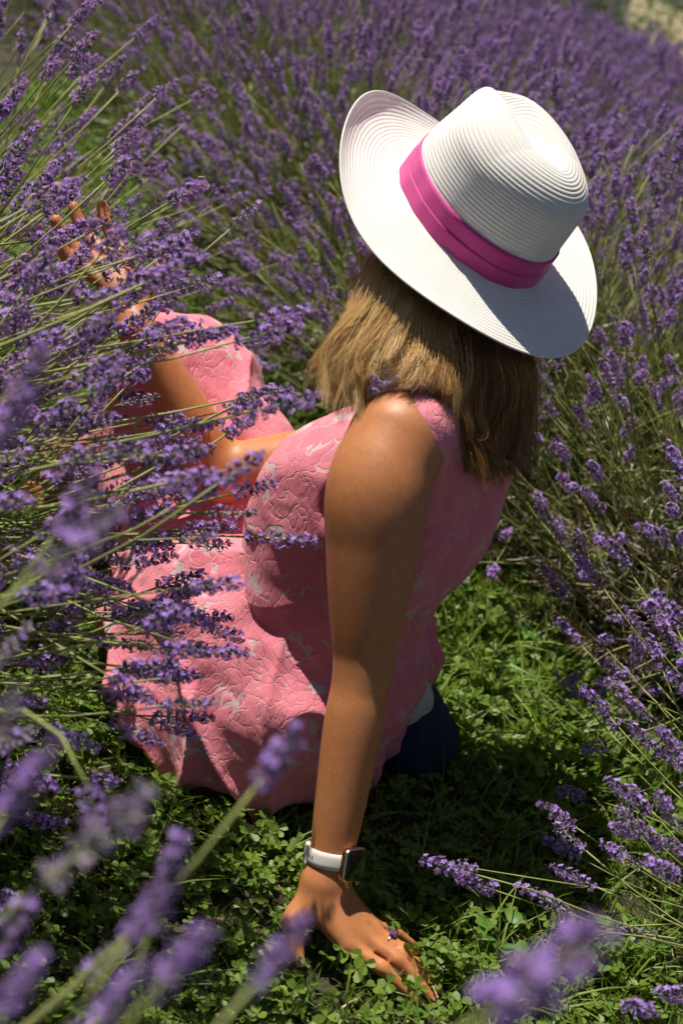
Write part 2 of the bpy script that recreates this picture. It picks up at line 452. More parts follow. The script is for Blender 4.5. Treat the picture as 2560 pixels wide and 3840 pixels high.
b.inputs['Subsurface Weight'].default_value = .35; b.inputs['Subsurface Radius'].default_value = (.012, .004, .002); b.inputs['Subsurface Scale'].default_value = .6
bump(t, b, n2.outputs['Distance'], .12, .0006)
M['skin'] = m

person = tag(empty('person', (float(O0[0]), float(O0[1]), 0)),
             'woman in pink sleeveless dress and white hat sitting on the grass, leaning on one hand', 'person')
def world_child(name, V, F, mats, parent):
    o = mesh_obj(name, V - np.array(parent.location), F, mats, parent); return o
BV, BF = body.mesh(); BV = relax(BV, BF, 3, .5)
body_o = world_child('body', BV, BF, M['skin'], person)
body_o['label'] = 'tanned bare arms, shoulders and hands'
del body

# ------------------------------------------------------------------ dress
m, t, b = new_mat('pink_cloque_fabric')
tc = nd(t, 'ShaderNodeTexCoord')
wn = nd(t, 'ShaderNodeTexNoise', i_Scale=8.0, i_Detail=1.0); t.links.new(tc.outputs['Object'], wn.inputs['Vector'])
vm = nd(t, 'ShaderNodeVectorMath', operation='MULTIPLY_ADD'); vm.inputs[1].default_value = (.15, .15, .15)
t.links.new(wn.outputs['Color'], vm.inputs[0]); t.links.new(tc.outputs['Object'], vm.inputs[2])
ve = nd(t, 'ShaderNodeTexVoronoi', i_Scale=50.0, feature='DISTANCE_TO_EDGE'); vf = nd(t, 'ShaderNodeTexVoronoi', i_Scale=50.0)
mp = nd(t, 'ShaderNodeMapping'); mp.inputs['Rotation'].default_value = (.3, .5, .2); mp.inputs['Scale'].default_value = (1.15, 1.05, .55)
wn2 = nd(t, 'ShaderNodeTexNoise', i_Scale=42.0, i_Detail=1.0); t.links.new(tc.outputs['Object'], wn2.inputs['Vector'])
vm2 = nd(t, 'ShaderNodeVectorMath', operation='MULTIPLY_ADD'); vm2.inputs[1].default_value = (.030, .030, .030); t.links.new(wn2.outputs['Color'], vm2.inputs[0]); t.links.new(vm.outputs[0], vm2.inputs[2])
t.links.new(vm2.outputs[0], mp.inputs['Vector'])
for n in (ve, vf): t.links.new(mp.outputs[0], n.inputs['Vector'])
ve2 = nd(t, 'ShaderNodeTexVoronoi', i_Scale=62.0, feature='DISTANCE_TO_EDGE'); t.links.new(vm.outputs[0], ve2.inputs['Vector'])
gapn = nd(t, 'ShaderNodeTexNoise', i_Scale=26.0, i_Detail=1.0); t.links.new(tc.outputs['Object'], gapn.inputs['Vector'])
gw = ramp(t, gapn.outputs[0], [(.57, (.0, .0, .0)), (.78, (.22, .22, .22))])
petal = math_n(t, 'SUBTRACT', ve.outputs[0], gw)
pm = ramp(t, petal, [(.0, (0, 0, 0)), (.014, (1, 1, 1))])
weave = nd(t, 'ShaderNodeTexNoise', i_Scale=900.0, i_Detail=2.0); t.links.new(tc.outputs['Object'], weave.inputs['Vector'])
pink = mixc(t, weave.outputs[0], (.66, .125, .20), (.86, .25, .32))
pink = mixc(t, math_n(t, 'MULTIPLY', vf.outputs['Color'], .55), pink, (.95, .37, .42))
c = mixc(t, pm, (.66, .46, .48), pink)
t.links.new(c, b.inputs['Base Color']); b.inputs['Roughness'].default_value = .75; b.inputs['Specular IOR Level'].default_value = .25
b.inputs['Sheen Weight'].default_value = .15
line = ramp(t, petal, [(.0, (1, 1, 1)), (.05, (0, 0, 0))])
hh = ramp(t, petal, [(0, (0, 0, 0)), (.045, (.75, .75, .75)), (.25, (1, 1, 1))])
cr = nd(t, 'ShaderNodeTexNoise', i_Scale=120.0, i_Detail=4.0, i_Distortion=1.0); mp2 = nd(t, 'ShaderNodeMapping'); mp2.inputs['Scale'].default_value = (1, 1, .4); mp2.inputs['Rotation'].default_value = (.2, .4, .1)
t.links.new(tc.outputs['Object'], mp2.inputs['Vector']); t.links.new(mp2.outputs[0], cr.inputs['Vector'])
hh = math_n(t, 'ADD', math_n(t, 'MULTIPLY', hh, .55), math_n(t, 'ADD', math_n(t, 'MULTIPLY', cr.outputs[0], .9), math_n(t, 'MULTIPLY', weave.outputs[0], .25)))
bump(t, b, hh, .6, .0024)
M['dress'] = m

def vnoise(P, sc, seed=0):
    """cheap smooth noise from a sum of warped sines"""
    r = np.random.default_rng(seed); o = np.zeros(len(P))
    for i in range(7):
        d = r.normal(size=3); d /= np.linalg.norm(d); f_ = sc*r.uniform(.6, 1.6)
        o += np.sin(P@d*f_ + r.uniform(0, 6.28) + 1.3*np.sin(P@np.roll(d, 1)*f_*.6+i))
    return o/7**.5
def ridge(a): return 1-np.abs(np.sin(a))

# bodice: follows the torso, cut at the neckline and armholes
S = SDF((-.20, 1.34, .10), (.36, 1.98, .68), .003)
torso(S, .009)
S.ell(W(.030, .006, .29), (.102, .132, .15), AX, .05)
armdir = (ELL-SHL)/np.linalg.norm(ELL-SHL)
S.cone(SHL+lf*.026-UP*.008, SHL+lf*.08-UP*.03, .068, .074, cut=True)
S.cone(SHL+armdir*.02, SHL+armdir*.12, .062, .062, cut=True)
S.cone(SHL+fw*.045-UP*.02+lf*.01, SHL+fw*.035-UP*.115+lf*.01, .046, .036, cut=True)
S.cone(SHR-lf*.008, SHR-lf*.07-UP*.02, .066, .072, cut=True)
ad = (ELR-SHR)/np.linalg.norm(ELR-SHR); S.cone(SHR+ad*.02, SHR+ad*.12, .056, .056, cut=True)
S.cone(W(-.028, -.02, .62), W(.135, -.02, .45), .082, .040, cut=True)      # V neck
S.cone(W(-.058, -.02, .66), W(-.058, -.02, .605), .075, .062, cut=True)
V, F = S.mesh(); V = relax(V, F, 2, .5)
N = normals(V, F)
q = vnoise(V, 55, 3); q2 = vnoise(V, 120, 4)
wr = np.clip((.42-V[:, 2])/.2, 0, 1)
fold = ridge(V@(fw*18+UP*46+lf*9)+1.8*vnoise(V, 14, 8))**3
V = V + N*(q*.0018 + q2*.0009 + wr*(fold*.004-.001))[:, None]
dress = empty('dress', (0, 0, 0), person)
dress['label'] = 'pink sleeveless dress with raised petal pattern'
dress.location = (0, 0, 0)
bod = mesh_obj('bodice', V - np.array([O0[0], O0[1], 0]), F, M['dress'], dress)
del S

# skirt: spread from the waist over both thighs, hem lying on the ground
S = SDF((-.66, 1.28, .004), (.40, 2.20, .62), .004)
e = .02
torso_pts = (W(-.01, 0, .13), W(.0, 0, .24))
S.ell(W(.004, .006, .12), (.134, .180, .135), AX, .04)
S.ell(W(.022, .004, .26), (.112, .140, .12), AX, .05)
S.ell(W(.03, .04, .05), (.17, .19, .07), AX, .05)
S.chain([HIPL, (HIPL+KNL)/2+UP*.01, KNL], [.12, .10, .075], .05)
S.chain([HIPR, (HIPR+KNR)/2+UP*.01, KNR+UP*.005], [.12, .095, .072], .05)
S.chain([KNR, KNR*.5+FTR*.5, FTR+UP*.06], [.07, .075, .085], .05)
S.chain([KNL, KNL*.5+FTL*.5, FTL+UP*.03], [.07, .085, .09], .05)
S.cone((KNL+HIPL)/2-UP*.08+lf*.03, KNL-UP*.11, .10, .09, .06)
S.cone(KNL+np.array([-.01, .0, -.1]), KNL+np.array([-.06, .12, -.13]), .08, .08, .06)
S.cone((KNR+HIPR)/2-UP*.05, (KNL+HIPL)/2-UP*.05, .07, .07, .06)
S.cone((KNR+FTR)/2-UP*.03, KNL-UP*.05, .06, .06, .06)
V, F = S.mesh(); V = relax(V, F, 3, .5); N = normals(V, F)
low = np.clip((.34-V[:, 2])/.25, 0, 1)
drape = ridge((V@lf)*26+(V@fw)*16+2.2*vnoise(V, 9, 11))**2
big = ridge(V@(fw*22-UP*14+lf*6)+2.0*vnoise(V, 8, 12))**3
V = V + N*((drape-.4)*.020*low + (big-.3)*.015 + vnoise(V, 60, 5)*.0018 + vnoise(V, 130, 6)*.0008)[:, None]
V[:, 2] = np.maximum(V[:, 2], .004)
skirt = mesh_obj('skirt', V - np.array([O0[0], O0[1], 0]), F, M['dress'], dress)
del S

# ------------------------------------------------------------------ hat
def hat_frame(p):      # local (front, left, up) -> world
    p = np.asarray(p); return hat_c + p[..., :1]*hf + p[..., 1:2]*hl + p[..., 2:3]*hat_up
PITCHR = .0052
def lobe(phi, c, wd): d = (phi-c+np.pi) % (2*np.pi)-np.pi; return np.exp(-(d/wd)**2)
def grid_mesh(P, close=True):
    a, n = P.shape[:2]; I = np.arange(a*n).reshape(a, n); J = np.roll(I, -1, 1)
    return P.reshape(-1, 3), np.stack([I[:-1], J[:-1], J[1:], I[1:]], -1).reshape(-1, 4)
def grid_normals(P):
    du = np.gradient(P, axis=0); dv = np.roll(P, -1, 1)-np.roll(P, 1, 1)
    n = np.cross(dv, du); return n/(np.linalg.norm(n, axis=-1, keepdims=True)+1e-12)
NPH = 300
phi = np.linspace(0, 2*np.pi, NPH, endpoint=False)
RX, RY = .113, .098
def crown_pts(u):
    """u 0..1 from the band up the side, over the shoulder and in to the top seam"""
    u = np.asarray(u)[:, None]; ph = phi[None, :]
    side = np.clip(u/.50, 0, 1); top = np.clip((u-.50)/.50, 0, 1); q = top*np.pi/2
    fac = 1-.055*side
    x0 = RX*fac*np.cos(ph); y0 = RY*fac*np.sin(ph)
    ex = np.cos(q)**.80                                             # rounded shoulder, closing on a short seam
    x = x0*ex + .030*np.cos(ph)*(1-ex); y = y0*ex
    z = .098*side + .050*np.sin(q)**1.0 + 0*ph
    z = z + .010*np.clip((u-.42)/.25, 0, 1)*np.clip(x/.08, -.4, 1)
    along = 1/(1+np.exp((x-.090)/.008))*(1/(1+np.exp((-x-.022)/.014)))
    z = z - .034*np.exp(-(y/.022)**2)*along*np.clip((u-.50)/.16, 0, 1)
    for sg in (1, -1):                                               # the two front pinches
        g = lobe(ph, sg*.70, .42)*np.exp(-((u-.60)/.18)**2)
        x = x-.008*g; y = y-.016*g*np.sign(sg)
    x = x+.0012*np.sin(3*ph+1)*np.clip(u*3, 0, 1); y = y+.001*np.sin(4*ph)*np.clip(u*3, 0, 1)
    return np.stack([x, y, z], -1)
nu = 230
us = np.linspace(0, .985, nu)
P = crown_pts(us)
seg = np.linalg.norm(np.diff(P, axis=0), axis=-1).mean(1); arc = np.concatenate([[0], np.cumsum(seg)])
rid = np.abs(np.sin(np.pi*arc/PITCHR))[:, None]
weav = np.sin(phi*110)[None, :]*np.where((np.floor(arc/PITCHR) % 2)[:, None] > 0, 1, -1)
NN = grid_normals(P); NN *= np.sign((NN[20, :, :2]*P[20, :, :2]).sum())
edge_soft = np.ones(nu)[:, None]
P2 = P + NN*((rid-.6)*.0008 + weav*.00016)[..., None]
hat = tag(empty('sun_hat', tuple(hat_c)), 'white woven straw hat with bright pink band on the seated woman', 'hat')
def hat_part(name, V, F, mat, parent=hat): return mesh_obj(name, hat_frame(V)-hat_c, F, mat, parent)
m, t, b = new_mat('white_straw')
tc = nd(t, 'ShaderNodeTexCoord'); n1 = nd(t, 'ShaderNodeTexNoise', i_Scale=35.0, i_Detail=6.0); n2 = nd(t, 'ShaderNodeTexNoise', i_Scale=900.0, i_Detail=3.0)
for n in (n1, n2): t.links.new(tc.outputs['Object'], n.inputs['Vector'])
c = mixc(t, ramp(t, n1.outputs[0], [(.35, (0, 0, 0)), (.75, (1, 1, 1))]), (.86, .83, .79), (.79, .75, .70))
t.links.new(c, b.inputs['Base Color']); b.inputs['Roughness'].default_value = .7; b.inputs['Specular IOR Level'].default_value = .3
bump(t, b, n2.outputs[0], .5, .0008)
M['straw'] = m
# closing seam cap
V, F = grid_mesh(P2)
cidx = len(V); V = np.concatenate([V, P2[-1].mean(0, keepdims=True)])
last = np.arange((nu-1)*NPH, nu*NPH); F = np.concatenate([F, np.stack([last, np.roll(last, -1), np.full(NPH, cidx), np.full(NPH, cidx)], -1)])
F3 = [tuple(q) if q[2] != q[3] else tuple(q[:3]) for q in F.tolist()]
mesh_obj('crown', hat_frame(V)-hat_c, F3, M['straw'], hat)
# brim, with its thickness and a rolled-up front edge
nb = 96
def brim_pts(r, lift=0.0):
    r = np.asarray(r)[:, None]; ph = phi[None, :]
    wd = .089+.004*np.cos(2*ph)
    ox = RX*np.cos(ph)+wd*r*np.cos(ph); oy = RY*np.sin(ph)+wd*r*np.sin(ph)
    up_ = .014*lobe(ph, .45, .8)+.018*lobe(ph, -1.5, .8)-.012*lobe(ph, np.pi-.2, .9)-.010*lobe(ph, 1.75, .6)+.006*np.sin(3*ph)
    z = -.004*np.sin(r*np.pi*.6)+up_*r**2+.012*lobe(ph, .5, .8)*np.clip((r-.72)/.28, 0, 1)**2+lift
    z = z+.004*(1-r)**4
    return np.stack([ox, oy, z], -1)
rs = np.linspace(-.03, 1, nb)
T_ = brim_pts(rs); Nn = grid_normals(T_); Nn *= np.sign(Nn[..., 2].mean())
arc = (rs*.090); ridb = np.abs(np.sin(np.pi*arc/PITCHR))[:, None]
weav = np.sin(phi*150)[None, :]*np.where((np.floor(arc/PITCHR) % 2)[:, None] > 0, 1, -1)
top_ = T_+Nn*((ridb-.6)*.0007+weav*.00014+.0011)[..., None]
bot_ = T_-Nn*((.6-ridb)*-.0008+.0011)[..., None]
ring = []
for a in np.linspace(0, np.pi, 7)[1:-1]:
    d = T_[-1]-T_[-2]; d /= np.linalg.norm(d, axis=-1, keepdims=True)
    ring.append(T_[-1]+d*.0022*np.sin(a)+Nn[-1]*.0016*np.cos(a))
Pb = np.concatenate([top_, np.array(ring), bot_[::-1]])
V, F = grid_mesh(Pb); hat_part('brim', V, F, M['straw'])
# band: two overlapping turns of ribbon
m, t, b = new_mat('magenta_ribbon')
tc = nd(t, 'ShaderNodeTexCoord'); n2 = nd(t, 'ShaderNodeTexNoise', i_Scale=700.0, i_Detail=2.0); n1 = nd(t, 'ShaderNodeTexNoise', i_Scale=18.0)
for n in (n1, n2): t.links.new(tc.outputs['Object'], n.inputs['Vector'])
c = mixc(t, n1.outputs[0], (.60, .030, .24), (.72, .05, .31)); c = mixc(t, math_n(t, 'MULTIPLY', n2.outputs[0], .3), c, (.40, .02, .17))
t.links.new(c, b.inputs['Base Color']); b.inputs['Roughness'].default_value = .6; b.inputs['Sheen Weight'].default_value = .2
bump(t, b, n2.outputs[0], .4, .0008); M['ribbon'] = m
def band(z0, z1, off, name, parent):
    zz = np.linspace(z0, z1, 9); u_ = zz/.098*.50
    Q = crown_pts(np.clip(u_, 0, 1)); n = Q.copy(); n[..., 2] = 0; n /= np.linalg.norm(n, axis=-1, keepdims=True)
    wob = .0006*np.sin(phi*7+z0*300)+.0004*np.sin(phi*17)
    o1 = Q+n*(off+wob)[..., None][None] if np.ndim(off+wob) else Q+n*(off)
    i1 = Q+n*.0002
    i1 = i1[::-1]
    V, F = grid_mesh(np.concatenate([i1[-1:], o1, i1[:1]])); return hat_part(name, V, F, M['ribbon'], parent)
bo = band(.003, .0445, .0026, 'band', hat)
band(.002, .0240, .0036, 'band_fold', bo)

# ------------------------------------------------------------------ hair: one mass of fine strands
GUIDES = [
 [(-0.058, 1.632, 0.715), (-0.057, 1.615, 0.686), (-0.046, 1.599, 0.657), (-0.036, 1.591, 0.638), (-0.033, 1.584, 0.617)],
 [(-0.052, 1.619, 0.704), (-0.055, 1.591, 0.674), (-0.068, 1.570, 0.637), (-0.069, 1.559, 0.604), (-0.053, 1.549, 0.576)],
 [(-0.032, 1.607, 0.697), (-0.037, 1.580, 0.670), (-0.044, 1.553, 0.628), (-0.036, 1.536, 0.593), (-0.020, 1.524, 0.565)],
 [(-.011, 1.595, .691), (-.014, 1.566, .664), (-.022, 1.536, .631), (-.022, 1.522, .606), (-.012, 1.517, .592)],
 [(.006, 1.593, .684), (.007, 1.557, .654), (.004, 1.533, .626), (.002, 1.522, .606), (.006, 1.522, .596)],
 [(.031, 1.591, .677), (.040, 1.556, .650), (.043, 1.532, .626), (.045, 1.520, .612), (.050, 1.522, .604)],
 [(.058, 1.589, .673), (.075, 1.560, .643), (.083, 1.548, .611), (.103, 1.545, .580), (.118, 1.548, .566)],
 [(0.086, 1.596, 0.666), (0.106, 1.573, 0.630), (0.111, 1.557, 0.586), (0.135, 1.544, 0.557), (0.148, 1.545, 0.548)],
 [(0.110, 1.604, 0.662), (0.134, 1.591, 0.626), (0.144, 1.585, 0.580), (0.151, 1.572, 0.547), (0.160, 1.568, 0.539)],
 [(0.135, 1.621, 0.655), (0.156, 1.617, 0.617), (0.164, 1.612, 0.575), (0.168, 1.601, 0.545), (0.174, 1.598, 0.538)],
 [(0.155, 1.659, 0.648), (0.172, 1.657, 0.615), (0.178, 1.654, 0.575), (0.181, 1.644, 0.547), (0.182, 1.640, 0.538)],
 [(.13, 1.715, .66), (.15, 1.74, .615), (.158, 1.755, .57), (.15, 1.765, .545), (.14, 1.77, .535)],
 [(.09, 1.76, .66), (.10, 1.79, .615), (.105, 1.80, .575), (.095, 1.80, .55), (.085, 1.80, .54)]]
rootphi = np.radians([62, 75, 88, 102, 116, 130, 145, 162, 180, -162, -140, -110, -80])
G = []
for g, a in zip(GUIDES, rootphi):
    r1 = HD(.080*math.cos(a)-.012, .066*math.sin(a), .035); r2 = HD(.102*math.cos(a)-.014, .084*math.sin(a), -.012)
    G.append([r1, r2]+[np.array(p) for p in g])
G = np.array(G)                                   # guide, control point, xyz
def crom(P, tt):
    """Catmull-Rom through the rows of P at parameters tt"""
    n = len(P); Pe = np.concatenate([2*P[:1]-P[1:2], P, 2*P[-1:]-P[-2:-1]])
    i = np.clip(np.floor(tt).astype(int), 0, n-2); f_ = (tt-i)
    f_ = f_.reshape(-1, *([1]*(P.ndim-1)))
    a, b_, c_, d = Pe[i], Pe[i+1], Pe[i+2], Pe[i+3]
    return .5*((2*b_)+(-a+c_)*f_+(2*a-5*b_+4*c_-d)*f_**2+(-a+3*b_-3*c_+d)*f_**3)
NPT = 22; NCL = 350
ts = np.linspace(0, 6, NPT)
strands = []; rads = []; tones = []
cen = head_c-hu*.03
for ci in range(NCL):
    gi = rng.uniform(0, len(G)-1.001) if ci > 70 else rng.uniform(0, 10.0)
    depth = rng.uniform(0, 1)**1.3
    base = crom(G, np.array([gi]))[0].copy()
    tipmove = rng.normal(0, 1, 3)*np.array([.017, .014, .018])*(1.0 if gi < 2.5 else .7 if gi < 6.2 else 1.0)-UP*(.014 if gi < 2.5 or gi > 6.2 else .0)          # every lock ends somewhere else
    base = base + np.clip((np.arange(len(base))-2.5)/3.5, 0, 1)[:, None]**1.5*tipmove
    path = crom(base, ts)
    inward = (cen-path); inward[:, 2] = 0; inward /= np.linalg.norm(inward, axis=1)[:, None]+1e-9
    path = path + inward*(depth*.028*np.clip(ts/2, 0, 1)*np.clip((6.6-ts)/3, 0.12, 1))[:, None]
    side = np.cross(inward, UP)
    ph0, am, fr_ = gi*1.9+depth*2+rng.normal(0, .5), rng.uniform(.005, .015)*(1 if ci > 70 else 1.9), rng.uniform(.9, 2.0)
    wv = np.clip((ts-1.2)/3.5, 0, 1)
    path = path + side*(am*np.sin(ts*fr_+ph0)*wv)[:, None] + inward*(am*.7*np.cos(ts*fr_*1.1+ph0)*wv)[:, None]
    cutc = rng.uniform(.90, 1.0)*float(np.interp(gi, [2.4, 3.0, 5.4, 6.4], [1.0, .80, .80, 1.0])); ns = 80 if ci > 70 else 12
    o1 = rng.normal(0, .0056, ns); o2 = rng.normal(0, .0048, ns)
    cl = 1-.55*np.clip((ts-1)/5, 0, 1)
    f1, p1 = rng.uniform(1.2, 4, ns), rng.uniform(0, 6.28, ns); a1 = rng.uniform(.0003, .0022, ns)*np.where(rng.uniform(size=ns) < .09, 5, 1)
    wob = a1[:, None]*np.sin(ts[None]*f1[:, None]+p1[:, None])*wv; wob2 = a1[:, None]*np.cos(ts[None]*f1[:, None]+p1[:, None])*wv
    st = path[None] + side[None]*(o1[:, None]*cl+wob)[..., None] + inward[None]*(o2[:, None]*cl)[..., None] + UP*wob2[..., None]
    cut_ = (1-.34*rng.uniform(0, 1, ns)**1.7)*cutc
    src = np.linspace(0, 1, NPT)[None]*cut_[:, None]*(NPT-1); i0 = np.minimum(src.astype(int), NPT-2); fr0 = (src-i0)[..., None]
    ar = np.arange(ns)[:, None]
    st = st[ar, i0]*(1-fr0)+st[ar, i0+1]*fr0
    tones.append(np.clip((.72-.42*np.clip((gi-3.5)/3.5, 0, 1)-.18*depth)+rng.normal(0, .16)+rng.normal(0, .14, ns), 0, 1))  # sunlit left and darker right side painted into strand tone; under-layers browner
    strands.append(st); rads.append(rng.uniform(.00012, .00022, ns))
strands = np.concatenate(strands); rads = np.concatenate(rads)
SP = strands.astype(np.float32)
hc = bpy.data.hair_curves.new('hair')
hc.add_curves([NPT]*len(SP))
hc.attributes['position'].data.foreach_set('vector', (SP - np.array([O0[0], O0[1], 0], np.float32)).ravel())
taper = np.concatenate([np.ones(NPT-6), np.linspace(1, .25, 6)])
ra = hc.attributes.get('radius') or hc.attributes.new('radius', 'FLOAT', 'POINT')
ra.data.foreach_set('value', (np.array(rads)[:, None]*taper[None]).astype(np.float32).ravel())
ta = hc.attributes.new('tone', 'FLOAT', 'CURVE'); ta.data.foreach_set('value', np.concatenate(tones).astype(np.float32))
m = bpy.data.materials.new('blonde_hair'); m.use_nodes = True; t = m.node_tree
t.nodes.remove(t.nodes['Principled BSDF'])
hb = nd(t, 'ShaderNodeBsdfPrincipled'); hb.inputs['Roughness'].default_value = .30; hb.inputs['Specular IOR Level'].default_value = .35
hi = nd(t, 'ShaderNodeAttribute', attribute_name='tone')
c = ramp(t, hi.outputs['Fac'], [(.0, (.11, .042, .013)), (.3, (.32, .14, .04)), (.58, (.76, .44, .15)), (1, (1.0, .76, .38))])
t.links.new(c, hb.inputs['Base Color']); t.links.new(hb.outputs[0], t.nodes['Material Output'].inputs[0])
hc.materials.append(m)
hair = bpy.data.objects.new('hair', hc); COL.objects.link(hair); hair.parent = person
hair['label'] = 'blonde shoulder-length wavy hair'

# ------------------------------------------------------------------ lavender building blocks
def spike_mesh(seed):
    r = random.Random(seed); mb = MB()
    pale = seed % 16 in (8, 13, 3)
    L_ = r.uniform(.030, .064); nw = max(5, int(L_/.0066))
    zs = [L_*(i/(nw-1))**.95 for i in range(nw)]
    if r.random() < .6: zs = [-r.uniform(.010, .018)] + zs
    mb.tube([(0, 0, zs[0]-.002), (0, 0, L_)], [.0010, .0006], 4, 2)
    for wi, z in enumerate(zs):
        f_ = wi/len(zs); n = 9 if f_ < .8 else 6
        rad = .0030*(1-.45*max(0, f_-.5)*2); ln = .0084*(1-.35*max(0, f_-.6)*2.2)
        for k in range(n):
            a = 2*math.pi*(k+r.uniform(-.3, .3)+.5*(wi % 2))/n; el = r.uniform(.1, 1.0)+(.5*f_ if f_ > .7 else 0)
            d = Vector((math.cos(a)*math.cos(el), math.sin(a)*math.cos(el), math.sin(el)))
            p = Vector((math.cos(a)*.0010, math.sin(a)*.0010, z+r.uniform(-.0022, .0022)))
            l2 = ln*r.uniform(.8, 1.2); w_ = .00145*r.uniform(.8, 1.35)
            u = d.cross(Vector((0, 0, 1))).normalized(); v = d.cross(u)
            mid = p+d*l2*.6
            vs_ = [p]+[mid+(u*math.cos(q)+v*math.sin(q))*w_ for q in (0, 1.57, 3.14, 4.71)]+[p+d*l2]
            fs = [(0, 1, 2), (0, 2, 3), (0, 3, 4), (0, 4, 1), (5, 2, 1), (5, 3, 2), (5, 4, 3), (5, 1, 4)]
            mb.add(vs_, fs, 3 if pale else 0)
            if r.random() < (.52 if not pale else .10):
                tp = p+d*l2*.92; out = (d+Vector((math.cos(a), math.sin(a), 0))*.5).normalized()
                uu = out.cross(Vector((0, 0, 1))).normalized(); vv = out.cross(uu); s_ = r.uniform(.0024, .0042)
                for q in range(5):
                    an = q*1.257+r.uniform(-.2, .2); d1 = (uu*math.cos(an)+vv*math.sin(an))
                    sd_ = out.cross(d1)
                    e1 = tp+out*.0016+d1*s_*.6+sd_*s_*.42; e2 = tp+out*.0016+d1*s_*.6-sd_*s_*.42; e3 = tp+out*.001+d1*s_*1.25
                    mb.add([tp, e1, e3, e2], [(0, 1, 2, 3)], 1)
    return mb
def stem_mesh(seed, L_, bend):
    r = random.Random(seed); pts = []
    for i in range(7):
        f_ = i/6; pts.append(Vector((bend*f_*f_, r.uniform(-.004, .004)*f_, L_*f_*(1-.15*abs(bend)/L_*f_))))
    mb = MB(); mb.tube(pts, [.0013-.0003*i/6 for i in range(7)], 4, 0)
    if r.random() < .5:                       # a pair of small leaves on the stem
        p = pts[1]
        for sg in (1, -1):
            mb.add([p, p+Vector((.008*sg, .002, .012)), p+Vector((.016*sg, 0, .030)), p+Vector((.007*sg, -.002, .014))], [(0, 1, 2, 3)], 0)
    d = (pts[-1]-pts[-2]).normalized()
    return mb, pts[-1], d
SPIKE_MATS = [M['calyx'], M['corolla'], M['stem'], M['calyx_pale']]
STALKS = []                                   # (stem mesh, spike mesh, tip matrix) used by every copy
joined = []
for v in range(16):
    L_ = .30+.014*v; bend = (.02, .10, .05, .16, .0, .08, .13, .04, .18, .07)[v % 10]
    sm, tip, d = stem_mesh(100+v, L_, bend); km = spike_mesh(200+v)
    tm = Matrix.Translation(tip) @ d.to_track_quat('Z', 'Y').to_matrix().to_4x4() @ Matrix.Scale(1.04, 4)
    so = sm.build('stem_source', [M['stem']], link=False); ko = km.build('spike_source', SPIKE_MATS, link=False, smooth=False)
    STALKS.append((so.data, ko.data, tm))
    jm = MB(); jm.v = list(sm.v); jm.f = list(sm.f); jm.m = [2]*len(sm.f)
    o_ = len(jm.v); jm.v += [tuple(tm @ Vector(p)) for p in km.v]; jm.f += [tuple(i+o_ for i in q) for q in km.f]; jm.m += km.m
    joined.append(jm.build('stalk', SPIKE_MATS, link=False, smooth=False))
C_STALK = source_coll('lavender_stalk_source', joined)

def sprig(seed, mat, n=22, ll=.034):
    r = random.Random(seed); mb = MB(); L_ = r.uniform(.07, .12)
    mb.tube([(0, 0, 0), (r.uniform(-.01, .01), r.uniform(-.01, .01), L_*.5), (r.uniform(-.02, .02), r.uniform(-.02, .02), L_)], [.0013, .001, .0006], 3, 1)
    for i in range(n):
        z = L_*(.1+.9*i/n); a = i*2.4+r.uniform(-.4, .4); el = r.uniform(.3, 1.1); l2 = ll*r.uniform(.6, 1.2)
        d = Vector((math.cos(a)*math.cos(el), math.sin(a)*math.cos(el), math.sin(el))); p = Vector((0, 0, z))
        u = d.cross(Vector((0, 0, 1))).normalized()*.0016; cv = Vector((0, 0, -.15*l2))
        if r.random() < .5: cv = -cv
        mb.add([p-u*.5, p+u*.5, p+d*l2*.55+u+cv*.3, p+d*l2+cv*1.5, p+d*l2*.55-u+cv*.3], [(0, 1, 2, 4), (4, 2, 3)], 0)
    return mb.build('sprig', [mat, M['wood']], link=False, smooth=False)
C_SPRIG = source_coll('lavender_sprig_source', [sprig(300+i, M['foliage']) for i in range(4)]+[sprig(320+i, M['dry_foliage'], 26) for i in range(3)])

def dir_quat(d, roll=0.0, bend_to=None):
    """rotation taking Z to d, and X as near as can be to bend_to"""
    d = d.normalized(); x = bend_to - d*bend_to.dot(d)
    if x.length < 1e-4: x = d.orthogonal()
    x.normalize(); y = d.cross(x)
    q = Matrix((x, y, d)).transposed().to_quaternion()
    return q @ Quaternion((0, 0, 1), roll)
def bush_stalks(r, c, n, dome, zmin=.05, lean=(0, 0), size=1.0):
    out = []
    for i in range(n):
        th = math.acos(r.uniform(zmin, 1.0)); a = r.uniform(0, 2*math.pi)
        d = Vector((math.sin(th)*math.cos(a)+lean[0]*.3, math.sin(th)*math.sin(a)+lean[1]*.3, math.cos(th))).normalized()
        rr = dome*r.uniform(.75, 1.1)
        root = Vector(c)+Vector((d.x*rr, d.y*rr, .06+d.z*rr*.95))
        dd = (d+Vector((r.gauss(0, .13), r.gauss(0, .13), r.gauss(.0, .10)))).normalized()
        b2 = Vector((0, 0, 1)) if r.random() < .6 else Vector((r.gauss(0, 1), r.gauss(0, 1), -.3))
        out.append((root, dir_quat(dd, r.uniform(-.5, .5), b2), size*r.uniform(.85, 1.22), r.randrange(len(STALKS))))
    return out
def add_stalk(bush, root, q, s_, v):
    sm, km, tm = STALKS[v]
    st = bpy.data.objects.new('flower_stalk', sm); COL.objects.link(st); st.parent = bush
    st.matrix_basis = Matrix.LocRotScale(root-bush.location, q, (s_,)*3)
    k = bpy.data.objects.new('flower_spike', km); COL.objects.link(k); k.parent = st
    k.matrix_basis = tm @ Matrix.Scale(random.uniform(.78, .98)/max(s_, .95), 4)
PEOPLE_ZONES = [(np.array([.03, 1.66]), .26), (np.array([-.13, 1.72]), .17), (np.array([.07, 1.45]), .08)]
